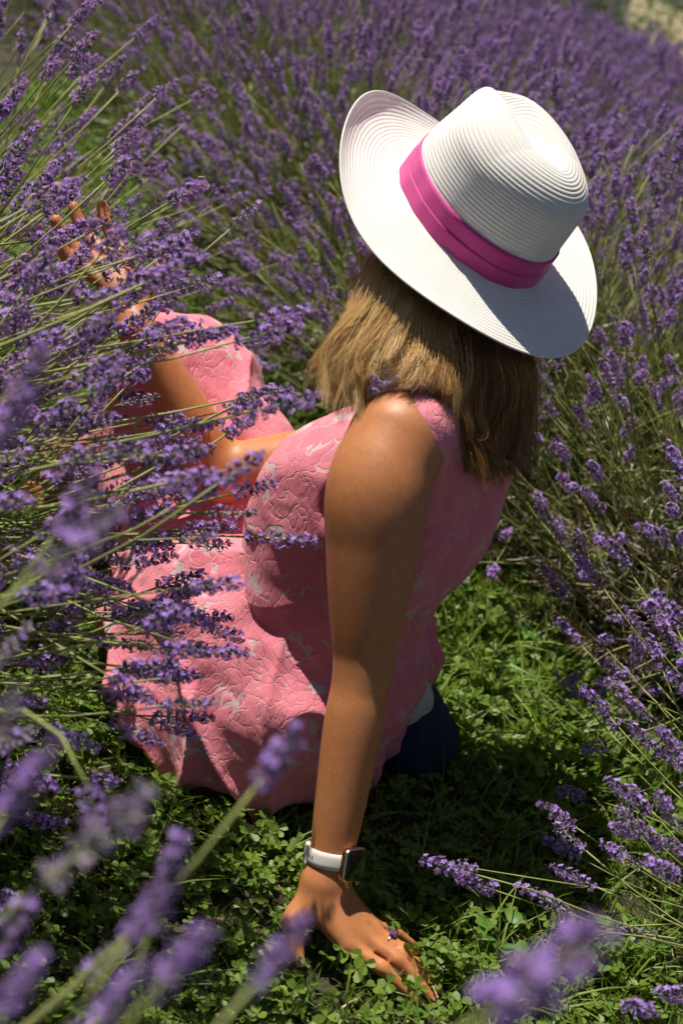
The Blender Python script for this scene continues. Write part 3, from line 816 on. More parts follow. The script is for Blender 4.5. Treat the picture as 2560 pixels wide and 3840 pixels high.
def hits_person(root, q, s_, v):
    tip = root + q @ (STALKS[v][2].translation*s_)
    if root.x < 0 and .75 < tip.y < 1.6 and tip.x > -.055-.30*max(0, .35-tip.z)-.22*max(0, 1.25-tip.y): return True       # nothing from the left row reaches the arm
    for f_ in (.35, .6, .8, 1.0, 1.12):
        p = root.lerp(tip, f_)
        if p.z < .75:
            for c_, rd in PEOPLE_ZONES:
                if math.hypot(p.x-c_[0], p.y-c_[1]) < rd: return True
    return False
def make_bush(c, n, n_ind, label, dome=.22, zmin=.05, lean=(0, 0), size=1.0, sprigs=420, seed=0, dry=.0, group='lavender bushes beside the grass strip'):
    r = random.Random(seed)
    c = (c[0], c[1], float(ground_z(c[0], c[1])))
    bush = tag(empty('lavender_bush', c), label, 'lavender bush', group)
    S_ = [q for q in bush_stalks(r, c, n, dome, zmin, lean, size) if not hits_person(*q)]
    tips = np.array([tuple(q[0]+q[1] @ (STALKS[q[3]][2].translation*q[2])) for q in S_])
    vis = in_view(tips, 25); z = project(tips)[2]
    order = sorted(range(len(S_)), key=lambda i: (not vis[i], z[i]))
    ind = set(i for i in order[:n_ind] if vis[i])
    for i in ind: add_stalk(bush, *S_[i])
    rest = [S_[i] for i in range(len(S_)) if i not in ind]
    if rest:
        o = scatter('flower_stalks', [tuple(q[0]-bush.location) for q in rest], [tuple(q[1].to_euler()) for q in rest], [q[2] for q in rest], [q[3] for q in rest], C_STALK, bush)
        o['kind'] = 'stuff'
    pts, rots, scl, idx = [], [], [], []
    for i in range(sprigs):
        th = math.acos(r.uniform(0.0, 1)); a = r.uniform(0, 6.283); d = Vector((math.sin(th)*math.cos(a), math.sin(th)*math.sin(a), math.cos(th)))
        rr = (dome+.03)*r.uniform(.45, 1.08); p = Vector((d.x*rr, d.y*rr, .03+d.z*rr*1.0))
        dd = (d+Vector((r.gauss(0, .35), r.gauss(0, .35), .35))).normalized()
        pts.append(tuple(p)); rots.append(tuple(dir_quat(dd, r.uniform(0, 6), Vector((1, 0, 0))).to_euler())); scl.append(r.uniform(.8, 1.5))
        idx.append(4+r.randrange(3) if r.random() < dry or (rr < dome*.78 or d.z < .25 and r.random() < .6) else r.randrange(4))
    scatter('leaves', pts, rots, scl, idx, C_SPRIG, bush)['kind'] = 'stuff'
    mb = MB()
    for i in range(16):
        a = r.uniform(0, 6.28); el = r.uniform(.15, 1.2); d = Vector((math.cos(a)*math.cos(el), math.sin(a)*math.cos(el), math.sin(el)))
        p0 = Vector((r.gauss(0, .02), r.gauss(0, .02), 0)); p1 = p0+d*dome*.5+Vector((0, 0, .02)); p2 = p0+d*dome*.95+Vector((r.gauss(0, .02), r.gauss(0, .02), .04))
        mb.tube([p0, p1, p2], [.008, .006, .003], 5, 0)
    mb.build('woody_base', [M['wood']], bush)
    return bush
def custom_stalk(bush, base, tip, root, v):
    """one long stalk reaching out from the bush: stem drawn from its root to the flower"""
    base, tip, root = Vector(base), Vector(tip), Vector(root)
    d = (tip-base).normalized(); km = STALKS[v][1]
    c1 = base-d*((base-root).length*.45); pts = []
    for i in range(10):
        f_ = i/9; pts.append((1-f_)**2*root+2*f_*(1-f_)*c1+f_*f_*base)
    mb = MB(); mb.tube([p-bush.location for p in pts], [.0017-.0006*i/9 for i in range(10)], 6, 0)
    st = mb.build('flower_stalk', [M['stem']], bush)
    k = bpy.data.objects.new('flower_spike', km); COL.objects.link(k); k.parent = st
    k.matrix_basis = Matrix.LocRotScale(base-bush.location, d.to_track_quat('Z', 'Y'), ((tip-base).length/.055,)*3)

# ------------------------------------------------------------------ lavender bushes one can tell apart
near = make_bush((-.52, .46), 130, 130, 'lavender bush closest to the camera, with large blurred purple flowers', dome=.20, size=1.08, zmin=.12, sprigs=260, seed=1)
NEAR = [((-.06, .466, .746), (-.029, .489, .791)), ((.005, .608, .711), (.018, .618, .753)), ((.025, .434, .737), (.035, .443, .765)),
        ((.098, .366, .824), (.133, .383, .875)), ((-.091, .452, .766), (-.081, .464, .798)), ((-.129, .589, .795), (-.098, .604, .839)),
        ((-.007, .395, .768), (.004, .404, .798)), ((-.06, .371, .748), (-.052, .379, .775)), ((-.101, .74, .563), (-.076, .708, .551)),
        ((-.024, .521, .683), (-.025, .528, .721)), ((-.103, .471, .793), (-.101, .469, .821)), ((-.152, .733, .748), (-.135, .741, .795)),
        ((-.178, .652, .825), (-.168, .659, .871)), ((-.028, .452, .727), (-.020, .459, .76)), ((-.026, .379, .752), (-.016, .387, .78))]
for i, (b0, t0) in enumerate(NEAR):
    a = Vector(b0)-Vector((-.52, .46, .15)); custom_stalk(near, b0, t0, Vector((-.52, .46, .12))+a.normalized()*.18+Vector((random.gauss(0, .02), random.gauss(0, .02), -.03)), i % 10)
mid = make_bush((-.76, 1.30), 330, 150, 'dense lavender bush whose flowers reach across the pink skirt', dome=.31, sprigs=1100, size=1.15, zmin=.12, lean=(.5, .1), seed=2)
def aimed(bush, n, lo, hi, rc, rs, seed, up=.35):
    rr = random.Random(seed)
    for i in range(n):
        tip = Vector([lo[j]+(hi[j]-lo[j])*(rr.random()**(1.35 if j == 0 else 1)) for j in range(3)]); root = Vector([rc[j]+rr.gauss(0, rs[j]) for j in range(3)])
        v = rr.randrange(16); ch = STALKS[v][2].translation; L_ = (tip-root).length; s_ = min(L_/ch.length, rr.uniform(1.05, 1.4))
        root = tip-(tip-root).normalized()*ch.length*s_
        d = (tip-root).normalized(); bt = Vector((rr.gauss(0, .4), rr.gauss(0, .4), 1.0)); x = (bt-d*bt.dot(d)).normalized(); y = d.cross(x)
        ang = math.atan2(ch.x, ch.z); A = Matrix((x, y, d)).transposed().to_quaternion() @ Quaternion((0, 1, 0), -ang)
        if hits_person(root, A, s_, v): continue
        add_stalk(bush, root, A, s_, v)
aimed(mid, 270, (-.58, 1.04, .24), (-.09, 1.56, .66), (-.80, 1.28, .25), (.10, .16, .09), 21)
aimed(mid, 105, (-.52, 1.18, .52), (-.10, 1.62, .76), (-.80, 1.32, .30), (.10, .16, .09), 22)
make_bush((-.98, 2.10), 760, 300, 'lavender bush at the picture\'s upper left edge, behind the raised hand', dome=.24, size=1.18, seed=3, lean=(.3, 0))
make_bush((.96, 1.46), 420, 260, 'lavender bush at the lower right, its flowers leaning over the shaded grass', dome=.22, seed=4, lean=(-.5, 0))
make_bush((.76, 2.26), 620, 300, 'lavender bush with grey dry twigs at the right edge, beside the weeds', dome=.32, size=.95, seed=5, sprigs=1400, dry=.35, zmin=.25)
make_bush((.37, 2.70), 600, 300, 'lavender bush directly behind the woman and her hat', dome=.30, size=.98, seed=6, lean=(-.3, -.2), zmin=.2, sprigs=1000)
make_bush((1.02, 3.05), 420, 200, 'lavender bush past the hat brim on its right side', dome=.25, size=.98, seed=7)
make_bush((.06, 3.22), 520, 260, 'lavender bush left of the hat, its pale flower heads above the pink knee', dome=.30, size=.95, seed=11, lean=(-.5, -.3), zmin=.2, sprigs=900)
make_bush((-.30, 3.85), 520, 240, 'lavender bush with a dark twiggy base, beyond the woman\'s knees', dome=.36, size=.88, seed=8, zmin=.48, sprigs=1300)
make_bush((-.66, 4.6), 420, 200, 'lavender bush farther along the row, above the raised hand', dome=.34, size=.9, seed=9, zmin=.42, sprigs=1100)
make_bush((.62, 3.75), 420, 200, 'lavender bush above the hat, in front of the open field', dome=.27, size=.95, seed=10)

# the open field beyond reads as one purple mass
r = random.Random(77)
pts, rots, scl, idx = [], [], [], []; fp, fr2, fs2, fi2 = [], [], [], []
rowd = Vector((-.51, .86, 0)); rown = Vector((.86, .51, 0))
taken = [(-.52, .46), (-.76, 1.30), (-.98, 2.10), (.98, 1.42), (.76, 2.26), (.37, 2.70), (1.02, 3.05), (.06, 3.22), (-.30, 3.85), (-.66, 4.6), (.62, 3.75)]
for row in range(0, 17):
    for k in range(-16, 34):
        p = Vector((.40, 2.88, 0))+rown*(row*.92)+rowd*(k*.66+.3*(row % 2))
        p.x += r.gauss(0, .06); p.y += r.gauss(0, .06)
        if p.y < 2.6 or p.y > 12.6-.25*p.x or any(math.hypot(p.x-a, p.y-b_) < .5 for a, b_ in taken): continue
        p.z = float(ground_z(p.x, p.y))
        if not in_view(np.array([[p.x, p.y, p.z+.5]]), 130)[0]: continue
        dist = p.y; n = 760 if dist < 6 else 620
        for (root, q, s_, v) in bush_stalks(r, p, n, .29, .36, (0, 0), .80):
            tipz = root
            pts.append(tuple(root)); rots.append(tuple(q.to_euler())); scl.append(s_); idx.append(v)
        for i in range(170 if dist < 6 else 90):
            th = math.acos(r.uniform(0.05, 1)); a = r.uniform(0, 6.283); d = Vector((math.sin(th)*math.cos(a), math.sin(th)*math.sin(a), math.cos(th)))
            fp.append((p.x+d.x*.27, p.y+d.y*.27, p.z+.03+d.z*.27)); fr2.append(tuple(dir_quat(d+Vector((0, 0, .3)), r.uniform(0, 6), Vector((1, 0, 0))).to_euler())); fs2.append(r.uniform(1.0, 1.7)); fi2.append(r.randrange(6))
field = scatter('lavender_field', pts, rots, scl, idx, C_STALK)
tag(field, 'purple lavender field running up to the trees at the top', 'lavender field', kind='stuff')
tag(scatter('field_leaves', fp, fr2, fs2, fi2, C_SPRIG, field), kind='stuff')
print('field stalks', len(pts))

# ------------------------------------------------------------------ grass and clover
def clover_clump(seed):
    r = random.Random(seed); mb = MB()
    for s_ in range(8):
        bx, by = r.gauss(0, .012), r.gauss(0, .012); h = r.uniform(.012, .038); tx, ty = bx+r.gauss(0, .01), by+r.gauss(0, .01)
        mb.tube([(bx, by, 0), ((bx+tx)/2, (by+ty)/2, h*.6), (tx, ty, h)], .0005, 3, 0, cap=False)
        L_ = r.uniform(.0065, .0115); tilt = Vector((r.gauss(0, .35), r.gauss(0, .35), 1)).normalized(); a0 = r.uniform(0, 6.28)
        u0 = tilt.orthogonal().normalized(); v0 = tilt.cross(u0); c_ = Vector((tx, ty, h))
        for k in range(3):
            a = a0+k*2.094+r.uniform(-.15, .15); d = u0*math.cos(a)+v0*math.sin(a); sd_ = tilt.cross(d); fo = tilt*(L_*.22)
            P_ = [c_, c_+d*L_*.45+sd_*L_*.42+fo, c_+d*L_*.88+sd_*L_*.44+fo, c_+d*L_*1.02+sd_*L_*.2+fo*.5, c_+d*L_*.95, c_+d*L_*1.02-sd_*L_*.2+fo*.5, c_+d*L_*.88-sd_*L_*.44+fo, c_+d*L_*.45-sd_*L_*.42+fo]
            mb.add(P_, [(0, 1, 2, 3, 4), (0, 4, 5, 6, 7)], 0)
    return mb.build('clover', [M['clover']], link=False, smooth=False)
def grass_tuft(seed, n=9, h=.06, mat=None):
    r = random.Random(seed); mb = MB()
    for s_ in range(n):
        a = r.uniform(0, 6.28); L_ = h*r.uniform(.5, 1.4); d = Vector((math.cos(a), math.sin(a), 0)); lean = r.uniform(.3, 1.1); w_ = r.uniform(.0009, .0018)
        sd_ = Vector((-d.y, d.x, 0)); b0 = Vector((r.gauss(0, .008), r.gauss(0, .008), 0)); P_ = []
        for i in range(5):
            f_ = i/4; c_ = b0+d*(L_*lean*f_*f_*.8)+Vector((0, 0, L_*f_*(1-.45*lean*f_))); ww = w_*(1-f_**2*.95)
            P_ += [c_-sd_*ww, c_+sd_*ww+Vector((0, 0, w_*.4))]
        mb.add(P_, [(2*i, 2*i+1, 2*i+3, 2*i+2) for i in range(4)], 0)
    return mb.build('tuft', [mat or M['grass']], link=False, smooth=False)
def litter(seed):
    r = random.Random(seed); mb = MB()
    for i in range(4):
        a = r.uniform(0, 6.28); L_ = r.uniform(.012, .04); p = Vector((r.gauss(0, .02), r.gauss(0, .02), r.uniform(.006, .022))); d = Vector((math.cos(a), math.sin(a), r.uniform(-.2, .2)))*L_
        w_ = Vector((-d.y, d.x, 0)).normalized()*r.uniform(.0006, .0012)
        mb.add([p-w_, p+w_, p+d*.5+w_+Vector((0, 0, .002)), p+d, p+d*.5-w_+Vector((0, 0, .002))], [(0, 1, 2, 4), (4, 2, 3)], 0)
    return mb.build('litter', [M['straw_blade']], link=False, smooth=False)
C_COVER = source_coll('ground_cover_source', [clover_clump(400+i) for i in range(6)]+[grass_tuft(410+i, 9, .045) for i in range(4)]+[grass_tuft(420+i, 7, .085) for i in range(3)]+[litter(430+i) for i in range(3)])
hand_pts = [np.array(p) for f_ in FL for p in f_]+[WRL, np.array([.1, 1.276, .045]), np.array([.124, 1.238, .018]), (WRL+np.array(FL[1][0]))/2]
hp = np.array(hand_pts)[:, :2]
N_ = 26000
gx = rng.uniform(-1.5, 1.6, N_); gy = rng.uniform(.55, 5.2, N_)
keep = in_view(np.stack([gx, gy, np.zeros(N_)+.02], -1), 40)
near_hand = np.min(np.hypot(gx[:, None]-hp[None, :, 0], gy[:, None]-hp[None, :, 1]), 1) < .015
under = (np.hypot(gx-.03, gy-1.67) < .16)
bd = np.min([np.hypot(gx-a, gy-b_) for a, b_ in taken], 0)
keep &= ~near_hand & ~under & (bd > .14)
al = (gx-.40)*.86+(gy-2.88)*.51                      # distance from the first row on the right
keep &= (al < .25)
gx, gy = gx[keep], gy[keep]
typ = []
for x, y in zip(gx, gy):
    u = rng.uniform(); wd = .5+.5*math.sin(x*7+1.3*math.sin(y*5))*math.sin(y*6+x*2)
    right = 1 if (x > .2) else 0
    pc = .66-.22*right-.1*wd; pg = .20+.12*wd; pl = .06+.16*right
    typ.append(rng.integers(0, 6) if u < pc else rng.integers(6, 10) if u < pc+pg else rng.integers(10, 13) if u < pc+pg+pl else rng.integers(13, 16))
n = len(gx)
tag(scatter('grass', np.stack([gx, gy, ground_z(gx, gy)], -1), np.stack([rng.normal(0, .12, n), rng.normal(0, .12, n), rng.uniform(0, 6.28, n)], -1), rng.uniform(.75, 1.35, n)*np.where((gx > .22) & (gy > 1.75), 1.55, 1.0), typ, C_COVER),
    'short green clover and grass growing on the strip between the lavender rows', 'grass', kind='stuff')
print('cover', n)

# ------------------------------------------------------------------ wrist watch
ax = (WRL-ELL)/np.linalg.norm(WRL-ELL); wc = ELL+(WRL-ELL)*.90
view = np.array([0, 0, 1.15])-wc; view /= np.linalg.norm(view)
e1 = view-ax*(view@ax); e1 /= np.linalg.norm(e1); e2 = np.cross(ax, e1)
if e2[0] < 0: e2 = -e2
al_ = math.radians(52); wn_ = e1*math.cos(al_)+e2*math.sin(al_); ws_ = np.cross(wn_, ax)    # face normal, along the strap
watch = tag(empty('wrist_watch', tuple(wc)), 'square black-faced smartwatch with pale grey rubber strap on the tanned wrist', 'watch')
M['strap'] = simple('pale_rubber', (.78, .74, .71), .85, 0, .2, noise=(40, .06, 0))
M['case'] = simple('rose_gold', (.78, .58, .42), .22, 1.0)
M['screen'] = simple('black_glass', (.006, .006, .007), .06, 0, .6)
M['dark'] = simple('dark_slot', (.05, .04, .04), .8)
def wl(a, s_, n): return ax*a+ws_*s_+wn_*n            # along arm, along strap, out
m_ = MB(); ring_n = 72
prof = [(-.0095, .0), (-.0088, .0011), (-.004, .0016), (.004, .0016), (.0088, .0011), (.0095, .0), (.0085, -.0006), (-.0085, -.0006)]
RA, RB = .0278, .0262
for k in range(ring_n):
    t0 = 2*math.pi*k/ring_n; dn, ds = math.cos(t0), math.sin(t0)
    for (a, o) in prof: m_.v.append(tuple(wl(a, ds*(RB+.0012+o), dn*(RA+o))))
npf = len(prof)
for k in range(ring_n):
    for j in range(npf):
        m_.f.append((k*npf+j, k*npf+(j+1) % npf, ((k+1) % ring_n)*npf+(j+1) % npf, ((k+1) % ring_n)*npf+j)); m_.m.append(0)
strap = m_.build('strap', [M['strap']], watch)
def rbox(ha, hs, z0, z1, rad, mat, name, parent, bev=.0016):
    mb = MB(); n = 10; loop = []
    for (sa, ss, st) in ((1, 1, 0), (-1, 1, 1), (-1, -1, 2), (1, -1, 3)):
        for i in range(n):
            a = (st+i/(n-1))*math.pi/2; loop.append((sa*(ha-rad)+rad*math.cos(a), ss*(hs-rad)+rad*math.sin(a)))
    layers = [(z0, 1-bev/ha), (z0+bev, 1), (z1-bev, 1), (z1-bev*.35, 1-bev*.45/ha), (z1, 1-bev*1.3/ha)]
    N_ = len(loop)
    for z, sc_ in layers: mb.v += [tuple(wl(a*sc_, b_*sc_, z)) for a, b_ in loop]
    for l in range(len(layers)-1):
        for k in range(N_): mb.f.append((l*N_+k, l*N_+(k+1) % N_, (l+1)*N_+(k+1) % N_, (l+1)*N_+k)); mb.m.append(0)
    mb.f.append(tuple(range((len(layers)-1)*N_, len(layers)*N_))); mb.m.append(0); mb.f.append(tuple(range(N_))[::-1]); mb.m.append(0)
    return mb.build(name, [mat], parent)
case = rbox(.0195, .0185, RA-.001, RA+.0085, .0085, M['case'], 'case', watch)
rbox(.0180, .0170, RA+.0078, RA+.0100, .0078, M['screen'], 'screen', case, .0012)
for i in range(4):
    th = math.radians(-100+i*-9.5)
    mb = MB(); c_ = wl(0, math.sin(th)*(RB+.0030), math.cos(th)*(RA+.0018)); tt_ = wl(0, math.cos(th), -math.sin(th)); oo = wl(0, math.sin(th), math.cos(th))
    vs_ = []
    for a, b_ in ((.0022, .0), (.0016, .0008), (-.0016, .0008), (-.0022, 0), (-.0016, -.0008), (.0016, -.0008)): vs_.append(tuple(c_+ax*a+tt_*b_+oo*.0002))
    for a, b_ in ((.0022, .0), (.0016, .0008), (-.0016, .0008), (-.0022, 0), (-.0016, -.0008), (.0016, -.0008)): vs_.append(tuple(c_+ax*a+tt_*b_-oo*.0008))
    mb.add(vs_, [(0, 1, 2, 3, 4, 5)]+[(i_, (i_+1) % 6, 6+(i_+1) % 6, 6+i_) for i_ in range(6)], 0)
    mb.build('strap_hole', [M['dark']], strap)
mb = MB(); pts_ = []                                   # keeper loop over the strap end
for k in range(14):
    th = math.radians(-165+k*3.2); pts_.append(wl(0, math.sin(th)*(RB+.0040), math.cos(th)*(RA+.0030)))
for a in (-.0085, .0): pass
q_ = []
for p in pts_:
    oo = p/np.linalg.norm(p)
    q_.append([p-ax*.0105-oo*.001, p-ax*.0100+oo*.0016, p+ax*.0100+oo*.0016, p+ax*.0105-oo*.001])
vv = [tuple(x) for row in q_ for x in row]; ff = [(i*4+j, i*4+(j+1) % 4, (i+1)*4+(j+1) % 4, (i+1)*4+j) for i in range(len(q_)-1) for j in range(4)]+[(0, 1, 2, 3), tuple(len(vv)-4+j for j in (3, 2, 1, 0))]
mb.add(vv, ff, 0); mb.build('keeper_loop', [M['strap']], watch)

# ------------------------------------------------------------------ ring
ra_, rb_ = np.array(FL[2][0]), np.array(FL[2][1]); rc = ra_*.50+rb_*.50; rx = (rb_-ra_)/np.linalg.norm(rb_-ra_)
ru = UP-rx*(UP@rx); ru /= np.linalg.norm(ru); rv = np.cross(rx, ru)
if rv[1] > 0: rv = -rv
up2 = ru*math.cos(.15)+rv*math.sin(.15)*-1; up2 /= np.linalg.norm(up2)
ringo = tag(empty('finger_ring', tuple(rc)), 'silver ring with oval violet stone on the hand resting on the grass', 'ring')
M['silver'] = simple('silver', (.86, .85, .83), .18, 1.0)
mg, tg, bg = new_mat('violet_stone'); bg.inputs['Base Color'].default_value = (.22, .08, .42, 1); bg.inputs['Roughness'].default_value = .04; bg.inputs['Transmission Weight'].default_value = .35; bg.inputs['IOR'].default_value = 1.6; bg.inputs['Specular IOR Level'].default_value = .9
rr0 = .0093
mb = MB(); mb.tube([rc*0+ru*math.cos(a)*rr0+rv*math.sin(a)*rr0 for a in np.linspace(0, 2*math.pi, 33)], .0012, 8, 0, cap=False); mb.build('band', [M['silver']], ringo)
gc = up2*(rr0+.0034); mb = MB(); n = 12
lay = [(-.0030, .15), (.0, 1.0), (.0008, 1.0), (.0021, .62)]
for h_, s_ in lay:
    mb.v += [tuple(gc+up2*h_+(rx*math.cos(a)*.0052+np.cross(up2, rx)*math.sin(a)*.0042)*s_) for a in [2*math.pi*k/n for k in range(n)]]
for l in range(3):
    for k in range(n): mb.f.append((l*n+k, l*n+(k+1) % n, (l+1)*n+(k+1) % n, (l+1)*n+k)); mb.m.append(0)
mb.f.append(tuple(range(3*n, 4*n))); mb.m.append(0); mb.f.append(tuple(range(n))[::-1]); mb.m.append(0)
mb.build('gemstone', [mg], ringo, smooth=False)
mb = MB()
for k in range(4):
    a = math.pi/4+k*math.pi/2; o_ = rx*math.cos(a)*.0050+np.cross(up2, rx)*math.sin(a)*.0041
    mb.tube([up2*(rr0-.0005)+o_*.3, gc-up2*.001+o_*.95, gc+up2*.0014+o_*.98], .0005, 5, 0)
mb.build('setting', [M['silver']], ringo)
# nails
M['nail'] = simple('fingernail', (.72, .40, .30), .25)
def nail(p0, p1, r_, name='fingernail'):
    p0, p1 = np.array(p0), np.array(p1); d = (p1-p0)/np.linalg.norm(p1-p0); u = UP-d*(UP@d); u /= np.linalg.norm(u); v = np.cross(d, u)
    c_ = p1+d*r_*.15+u*r_*.72; mb = MB(); vs_ = []
    for i in range(5):
        f_ = (i/4-.5)*2
        for j in range(5):
            g_ = (j/4-.5)*2; wv_ = r_*.72*(1-.10*abs(f_)**3)
            vs_.append(c_+d*f_*r_*.85+v*g_*wv_+u*(r_*.34*(1-g_*g_)-r_*.20*max(f_, 0)**2))
    mb.add(vs_, [(i*5+j, i*5+j+1, i*5+j+6, i*5+j+5) for i in range(4) for j in range(4)], 0)
    o = mb.build(name, [M['nail']], body_o); o.data.transform(Matrix.Translation((-float(O0[0]), -float(O0[1]), 0)))
for f_ in FL: nail(f_[2], f_[3], .0056)
nail([.100, 1.264, .033], [.110, 1.246, .020], .0080)

# ------------------------------------------------------------------ blue bag behind her
bag = tag(empty('bag', (.165, 1.735, 0)), 'navy blue cloth bag lying on the grass behind the woman', 'bag')
S = SDF((.02, 1.58, .004), (.36, 1.95, .24), .0035)
BA = (np.array([.9, .43, 0]), np.array([-.43, .9, 0]), UP)
S.ell((.170, 1.738, .06), (.062, .085, .072), BA, .02); S.ell((.185, 1.752, .035), (.068, .09, .042), BA, .03)
S.ell((.155, 1.718, .155), (.052, .065, .05), BA, .01, cut=True)
V, F = S.mesh(); V = relax(V, F, 2); N = normals(V, F)
V = V+N*(vnoise(V, 45, 21)*.004+vnoise(V, 110, 22)*.0014+(ridge(V@np.array([40., 25, 10])+vnoise(V, 15, 4))**3)*.004)[:, None]; V[:, 2] = np.maximum(V[:, 2], .003)
M['navy'] = simple('navy_canvas', (.010, .017, .055), .85, noise=(300, .35, .001))
mesh_obj('pouch', V-np.array([.165, 1.735, 0]), F, M['navy'], bag)
m, t, b = new_mat('white_knit'); tc = nd(t, 'ShaderNodeTexCoord'); wv = nd(t, 'ShaderNodeTexWave', i_Scale=65.0, i_Distortion=1.5); wv.bands_direction = 'Z'
t.links.new(tc.outputs['Object'], wv.inputs['Vector']); b.inputs['Base Color'].default_value = (.74, .74, .75, 1); b.inputs['Roughness'].default_value = .9; bump(t, b, wv.outputs[0], .9, .003); M['knit'] = m
S = SDF((.05, 1.60, .05), (.28, 1.86, .22), .003)
S.ell((.160, 1.722, .108), (.042, .054, .040), BA, .01); S.ell((.146, 1.702, .116), (.032, .042, .034), BA, .02)
V, F = S.mesh(); V = relax(V, F, 2); N = normals(V, F); V = V+N*(vnoise(V, 60, 31)*.002)[:, None]
tag(mesh_obj('knitted_garment', V, F, M['knit']), 'white knitted garment stuffed into the navy bag', 'garment')
mb = MB(); mb.tube([(.05, .05, .05), (.09, .07, .025), (.13, .10, .018), (.15, .16, .014), (.12, .21, .012), (.06, .20, .014), (.02, .12, .03)], .006, 6, 0, flat=.45); mb.build('carry_strap', [M['navy']], bag)

# ------------------------------------------------------------------ weeds with broad leaves
def leaf_shape(L_, wd, lobes, mb, base, d, up_, curl, r):
    """one leaf blade: midrib fold, scalloped margin"""
    sd_ = d.cross(up_).normalized(); n = 10; left, mid_, right = [], [], []
    for i in range(n+1):
        f_ = i/n; ww = wd*(math.sin(math.pi*min(1, f_*.96+.04))**.7)*(1+lobes*math.sin(f_*34))*(1-.35*f_)
        c_ = base+d*(L_*f_)+up_*(curl*L_*(f_-1.2*f_*f_)); mid_.append(c_)
        left.append(c_+sd_*ww+up_*ww*.28); right.append(c_-sd_*ww+up_*ww*.28)
    v_ = left+mid_+right; m1 = n+1
    f = [(i, i+1, m1+i+1, m1+i) for i in range(n)]+[(m1+i, m1+i+1, 2*m1+i+1, 2*m1+i) for i in range(n)]
    mb.add(v_, f, 0)
def weed(c, label, n, L_, wd, lobes, el, seed, petiole=.05):
    r = random.Random(seed); o = tag(empty('weed_plant', (c[0], c[1], float(ground_z(c[0], c[1])))), label, 'weed', 'broad-leaved weeds in the grass')
    for i in range(n):
        a = 6.283*i/n+r.uniform(-.4, .4); e_ = el*r.uniform(.6, 1.3); d = Vector((math.cos(a)*math.cos(e_), math.sin(a)*math.cos(e_), math.sin(e_))); mb = MB()
        ln = petiole*r.uniform(.6, 1.4); base = d*ln+Vector((0, 0, .012)); mb.tube([(0, 0, 0), tuple(base*.5+Vector((0, 0, .01))), tuple(base)], .0010, 4, 0)
        h_ = Vector((d.x, d.y, r.uniform(-.15, .25))).normalized(); up_ = (Vector((0, 0, 1))-h_*h_.z).normalized()
        if lobes < 0:                                   # five leaflets like a hand
            for k in range(5):
                g_ = (k-2)*.62; hh_ = (Matrix.Rotation(g_, 3, up_) @ h_); leaf_shape(L_*(1-.12*abs(k-2)), wd, .06, mb, base, hh_, up_, .25, r)
        else: leaf_shape(L_*r.uniform(.75, 1.2), wd, lobes, mb, base, h_, up_, .3, r)
        mb.build('leaf', [M['weed']], o)
    return o
weed((.47, 2.30), 'weed with hand-shaped leaves in the sunny grass beneath the dry twigs', 7, .045, .011, -1, .8, 1, .09)
weed((.36, 2.16), 'weed with small hand-shaped leaves just behind the pink dress', 8, .032, .009, -1, .7, 2, .06)
weed((.43, 2.02), 'weed with long crinkled upright leaves by the navy bag strap', 5, .11, .022, .05, 1.0, 3, .02)
weed((.34, 1.385), 'round-leaved weed beside the fingertips on the grass', 6, .024, .016, .10, .9, 4, .030)
weed((.50, 1.44), 'round-leaved weed at the lower right under the flowers', 7, .024, .015, .08, .7, 5, .04)
weed((.30, 2.32), 'low leafy weed in the bright grass beside the lavender base', 7, .05, .013, .05, .7, 6, .04)

# ------------------------------------------------------------------ trees and building at the far edge
def leafy(name, c, h, rx_, rz_, label, seed, trunk=True, n=1400):
    r = random.Random(seed); zb = float(ground_z(c[0], c[1])); o = tag(empty(name, (c[0], c[1], zb)), label, 'tree' if trunk else 'shrub', 'greenery at the far edge of the field')
    mb = MB(); cz = h-rz_
    mb.tube([(0, 0, -.1), (.05, 0, cz*.6), (-.03, .02, h*.85)], [.10*h/3, .07*h/3, .02], 8, 0)
    for i in range(7):
        a = r.uniform(0, 6.28); z0 = cz*r.uniform(.3, 1); mb.tube([(0, 0, z0), (math.cos(a)*rx_*.4, math.sin(a)*rx_*.4, z0+.25*rz_), (math.cos(a)*rx_*.75, math.sin(a)*rx_*.75, z0+.45*rz_)], [.03, .02, .008], 5, 0)
    mb.build('trunk', [M['bark']], o)
    clumps = [(r.gauss(0, .45)*rx_, r.gauss(0, .45)*rx_, cz+r.uniform(-.9, .8)*rz_, r.uniform(.25, .5)*rx_) for _ in range(26)]
    mb = MB()
    for i in range(n):
        cx, cy, cz_, cr = clumps[r.randrange(26)]; d = Vector((r.gauss(0, 1), r.gauss(0, 1), r.gauss(0, 1))).normalized()*cr*r.uniform(.6, 1)
        p = Vector((cx, cy, cz_))+d; u = Vector((r.gauss(0, 1), r.gauss(0, 1), r.gauss(0, .6))).normalized(); v = u.orthogonal().normalized(); L_ = r.uniform(.05, .10)
        mb.add([p, p+u*L_*.5+v*L_*.35, p+u*L_, p+u*L_*.5-v*L_*.35], [(0, 1, 2, 3)], 0)
    mb.build('crown', [M['tree_leaf']], o, smooth=False)
leafy('leafy_tree', (.35, 18.5), 3.4, 1.3, 1.6, 'dark green tree at the top edge, left of the building', 1, True, 5000)
leafy('leafy_shrub', (2.9, 18.0), 1.85, 1.3, .9, 'rounded green shrub at the top right corner, below the building', 2, False, 4000)
leafy('leafy_shrub', (1.35, 19.5), 1.78, .9, .8, 'low green shrub between the tree and the building', 3, False, 2500)
leafy('leafy_shrub', (4.6, 19.0), 2.6, 1.2, 1.1, 'taller green shrub past the rounded shrub at the right edge', 4, False, 4000)
bz = float(ground_z(4, 30)); bld = tag(empty('outbuilding', (3.7, 30.0, bz)), 'cream-walled outbuilding with grey roof beyond the field', 'building')
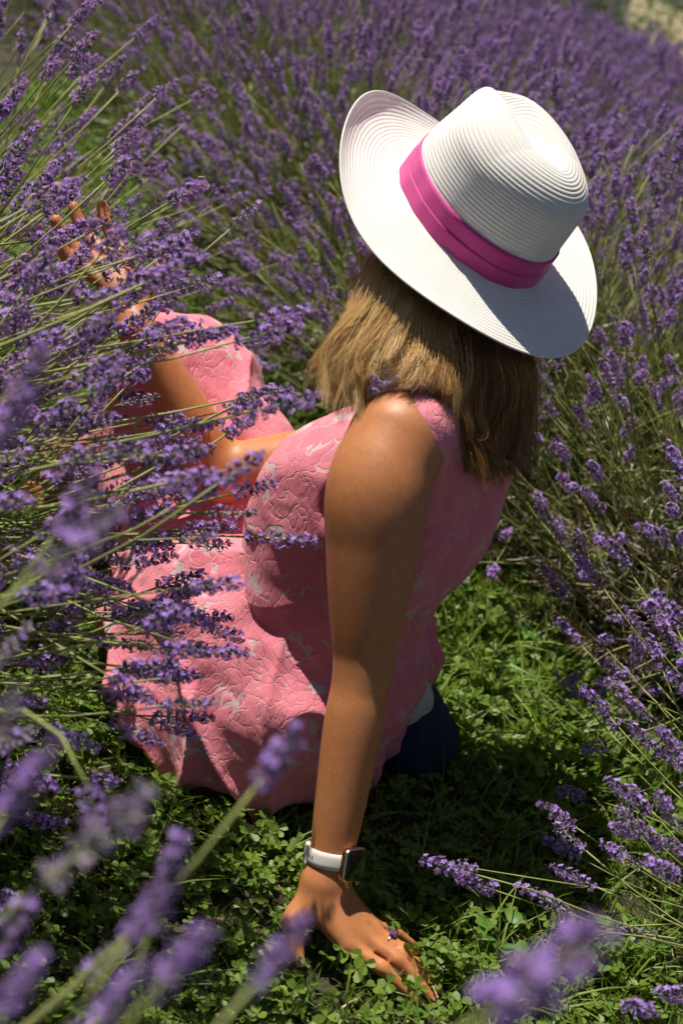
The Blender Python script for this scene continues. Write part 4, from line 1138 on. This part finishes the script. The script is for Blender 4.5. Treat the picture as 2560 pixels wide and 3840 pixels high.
M['render'] = simple('cream_render', (.82, .66, .42), .9, noise=(4, .15, .004)); M['slate'] = simple('grey_slate', (.17, .165, .165), .7, noise=(8, .3, .01)); M['glass'] = simple('window_glass', (.03, .035, .04), .08)
M['frame'] = simple('white_frame', (.75, .74, .70), .5)
def box_mb(mb, lo, hi, mi=0):
    x0, y0, z0 = lo; x1, y1, z1 = hi
    mb.add([(x0, y0, z0), (x1, y0, z0), (x1, y1, z0), (x0, y1, z0), (x0, y0, z1), (x1, y0, z1), (x1, y1, z1), (x0, y1, z1)], [(0, 3, 2, 1), (4, 5, 6, 7), (0, 1, 5, 4), (1, 2, 6, 5), (2, 3, 7, 6), (3, 0, 4, 7)], mi)
mb = MB(); box_mb(mb, (-3.2, 0, -.3), (3.2, 4, 2.3)); mb.add([(-3.2, 0, 2.3), (-3.2, 4, 2.3), (-3.2, 2, 4.0), (3.2, 0, 2.3), (3.2, 4, 2.3), (3.2, 2, 4.0)], [(0, 1, 2), (3, 5, 4)], 0)
mb.build('wall', [M['render']], bld, smooth=False)
mb = MB()
for sg in (0, 1):
    y0, y1 = (-.05, 2.0) if sg == 0 else (4.05, 2.0)
    mb.add([(-3.5, y0, 2.25), (3.5, y0, 2.25), (3.5, y1, 4.02), (-3.5, y1, 4.02), (-3.5, y0, 2.35), (3.5, y0, 2.35), (3.5, y1, 4.12), (-3.5, y1, 4.12)], [(0, 1, 2, 3), (4, 7, 6, 5), (0, 4, 5, 1), (0, 3, 7, 4), (1, 5, 6, 2)], 0)
roof = mb.build('roof', [M['slate']], bld, smooth=False)
for x0 in (-2.2, -.5, 1.4):
    mb = MB(); box_mb(mb, (x0, -.03, .9), (x0+.9, .02, 1.7)); wo = mb.build('window', [M['frame']], bld, smooth=False)
    for px in (x0+.05, x0+.47):
        mb = MB(); box_mb(mb, (px, -.05, .96), (px+.38, -.032, 1.64)); mb.build('pane', [M['glass']], wo, smooth=False)
mb = MB(); box_mb(mb, (-3.1, -.02, 0), (-2.5, .03, 1.6)); mb.build('door', [M['bark']], bld, smooth=False)
bld.scale = (1, 1, 1.95); bld.rotation_euler = (0, 0, -1.2)
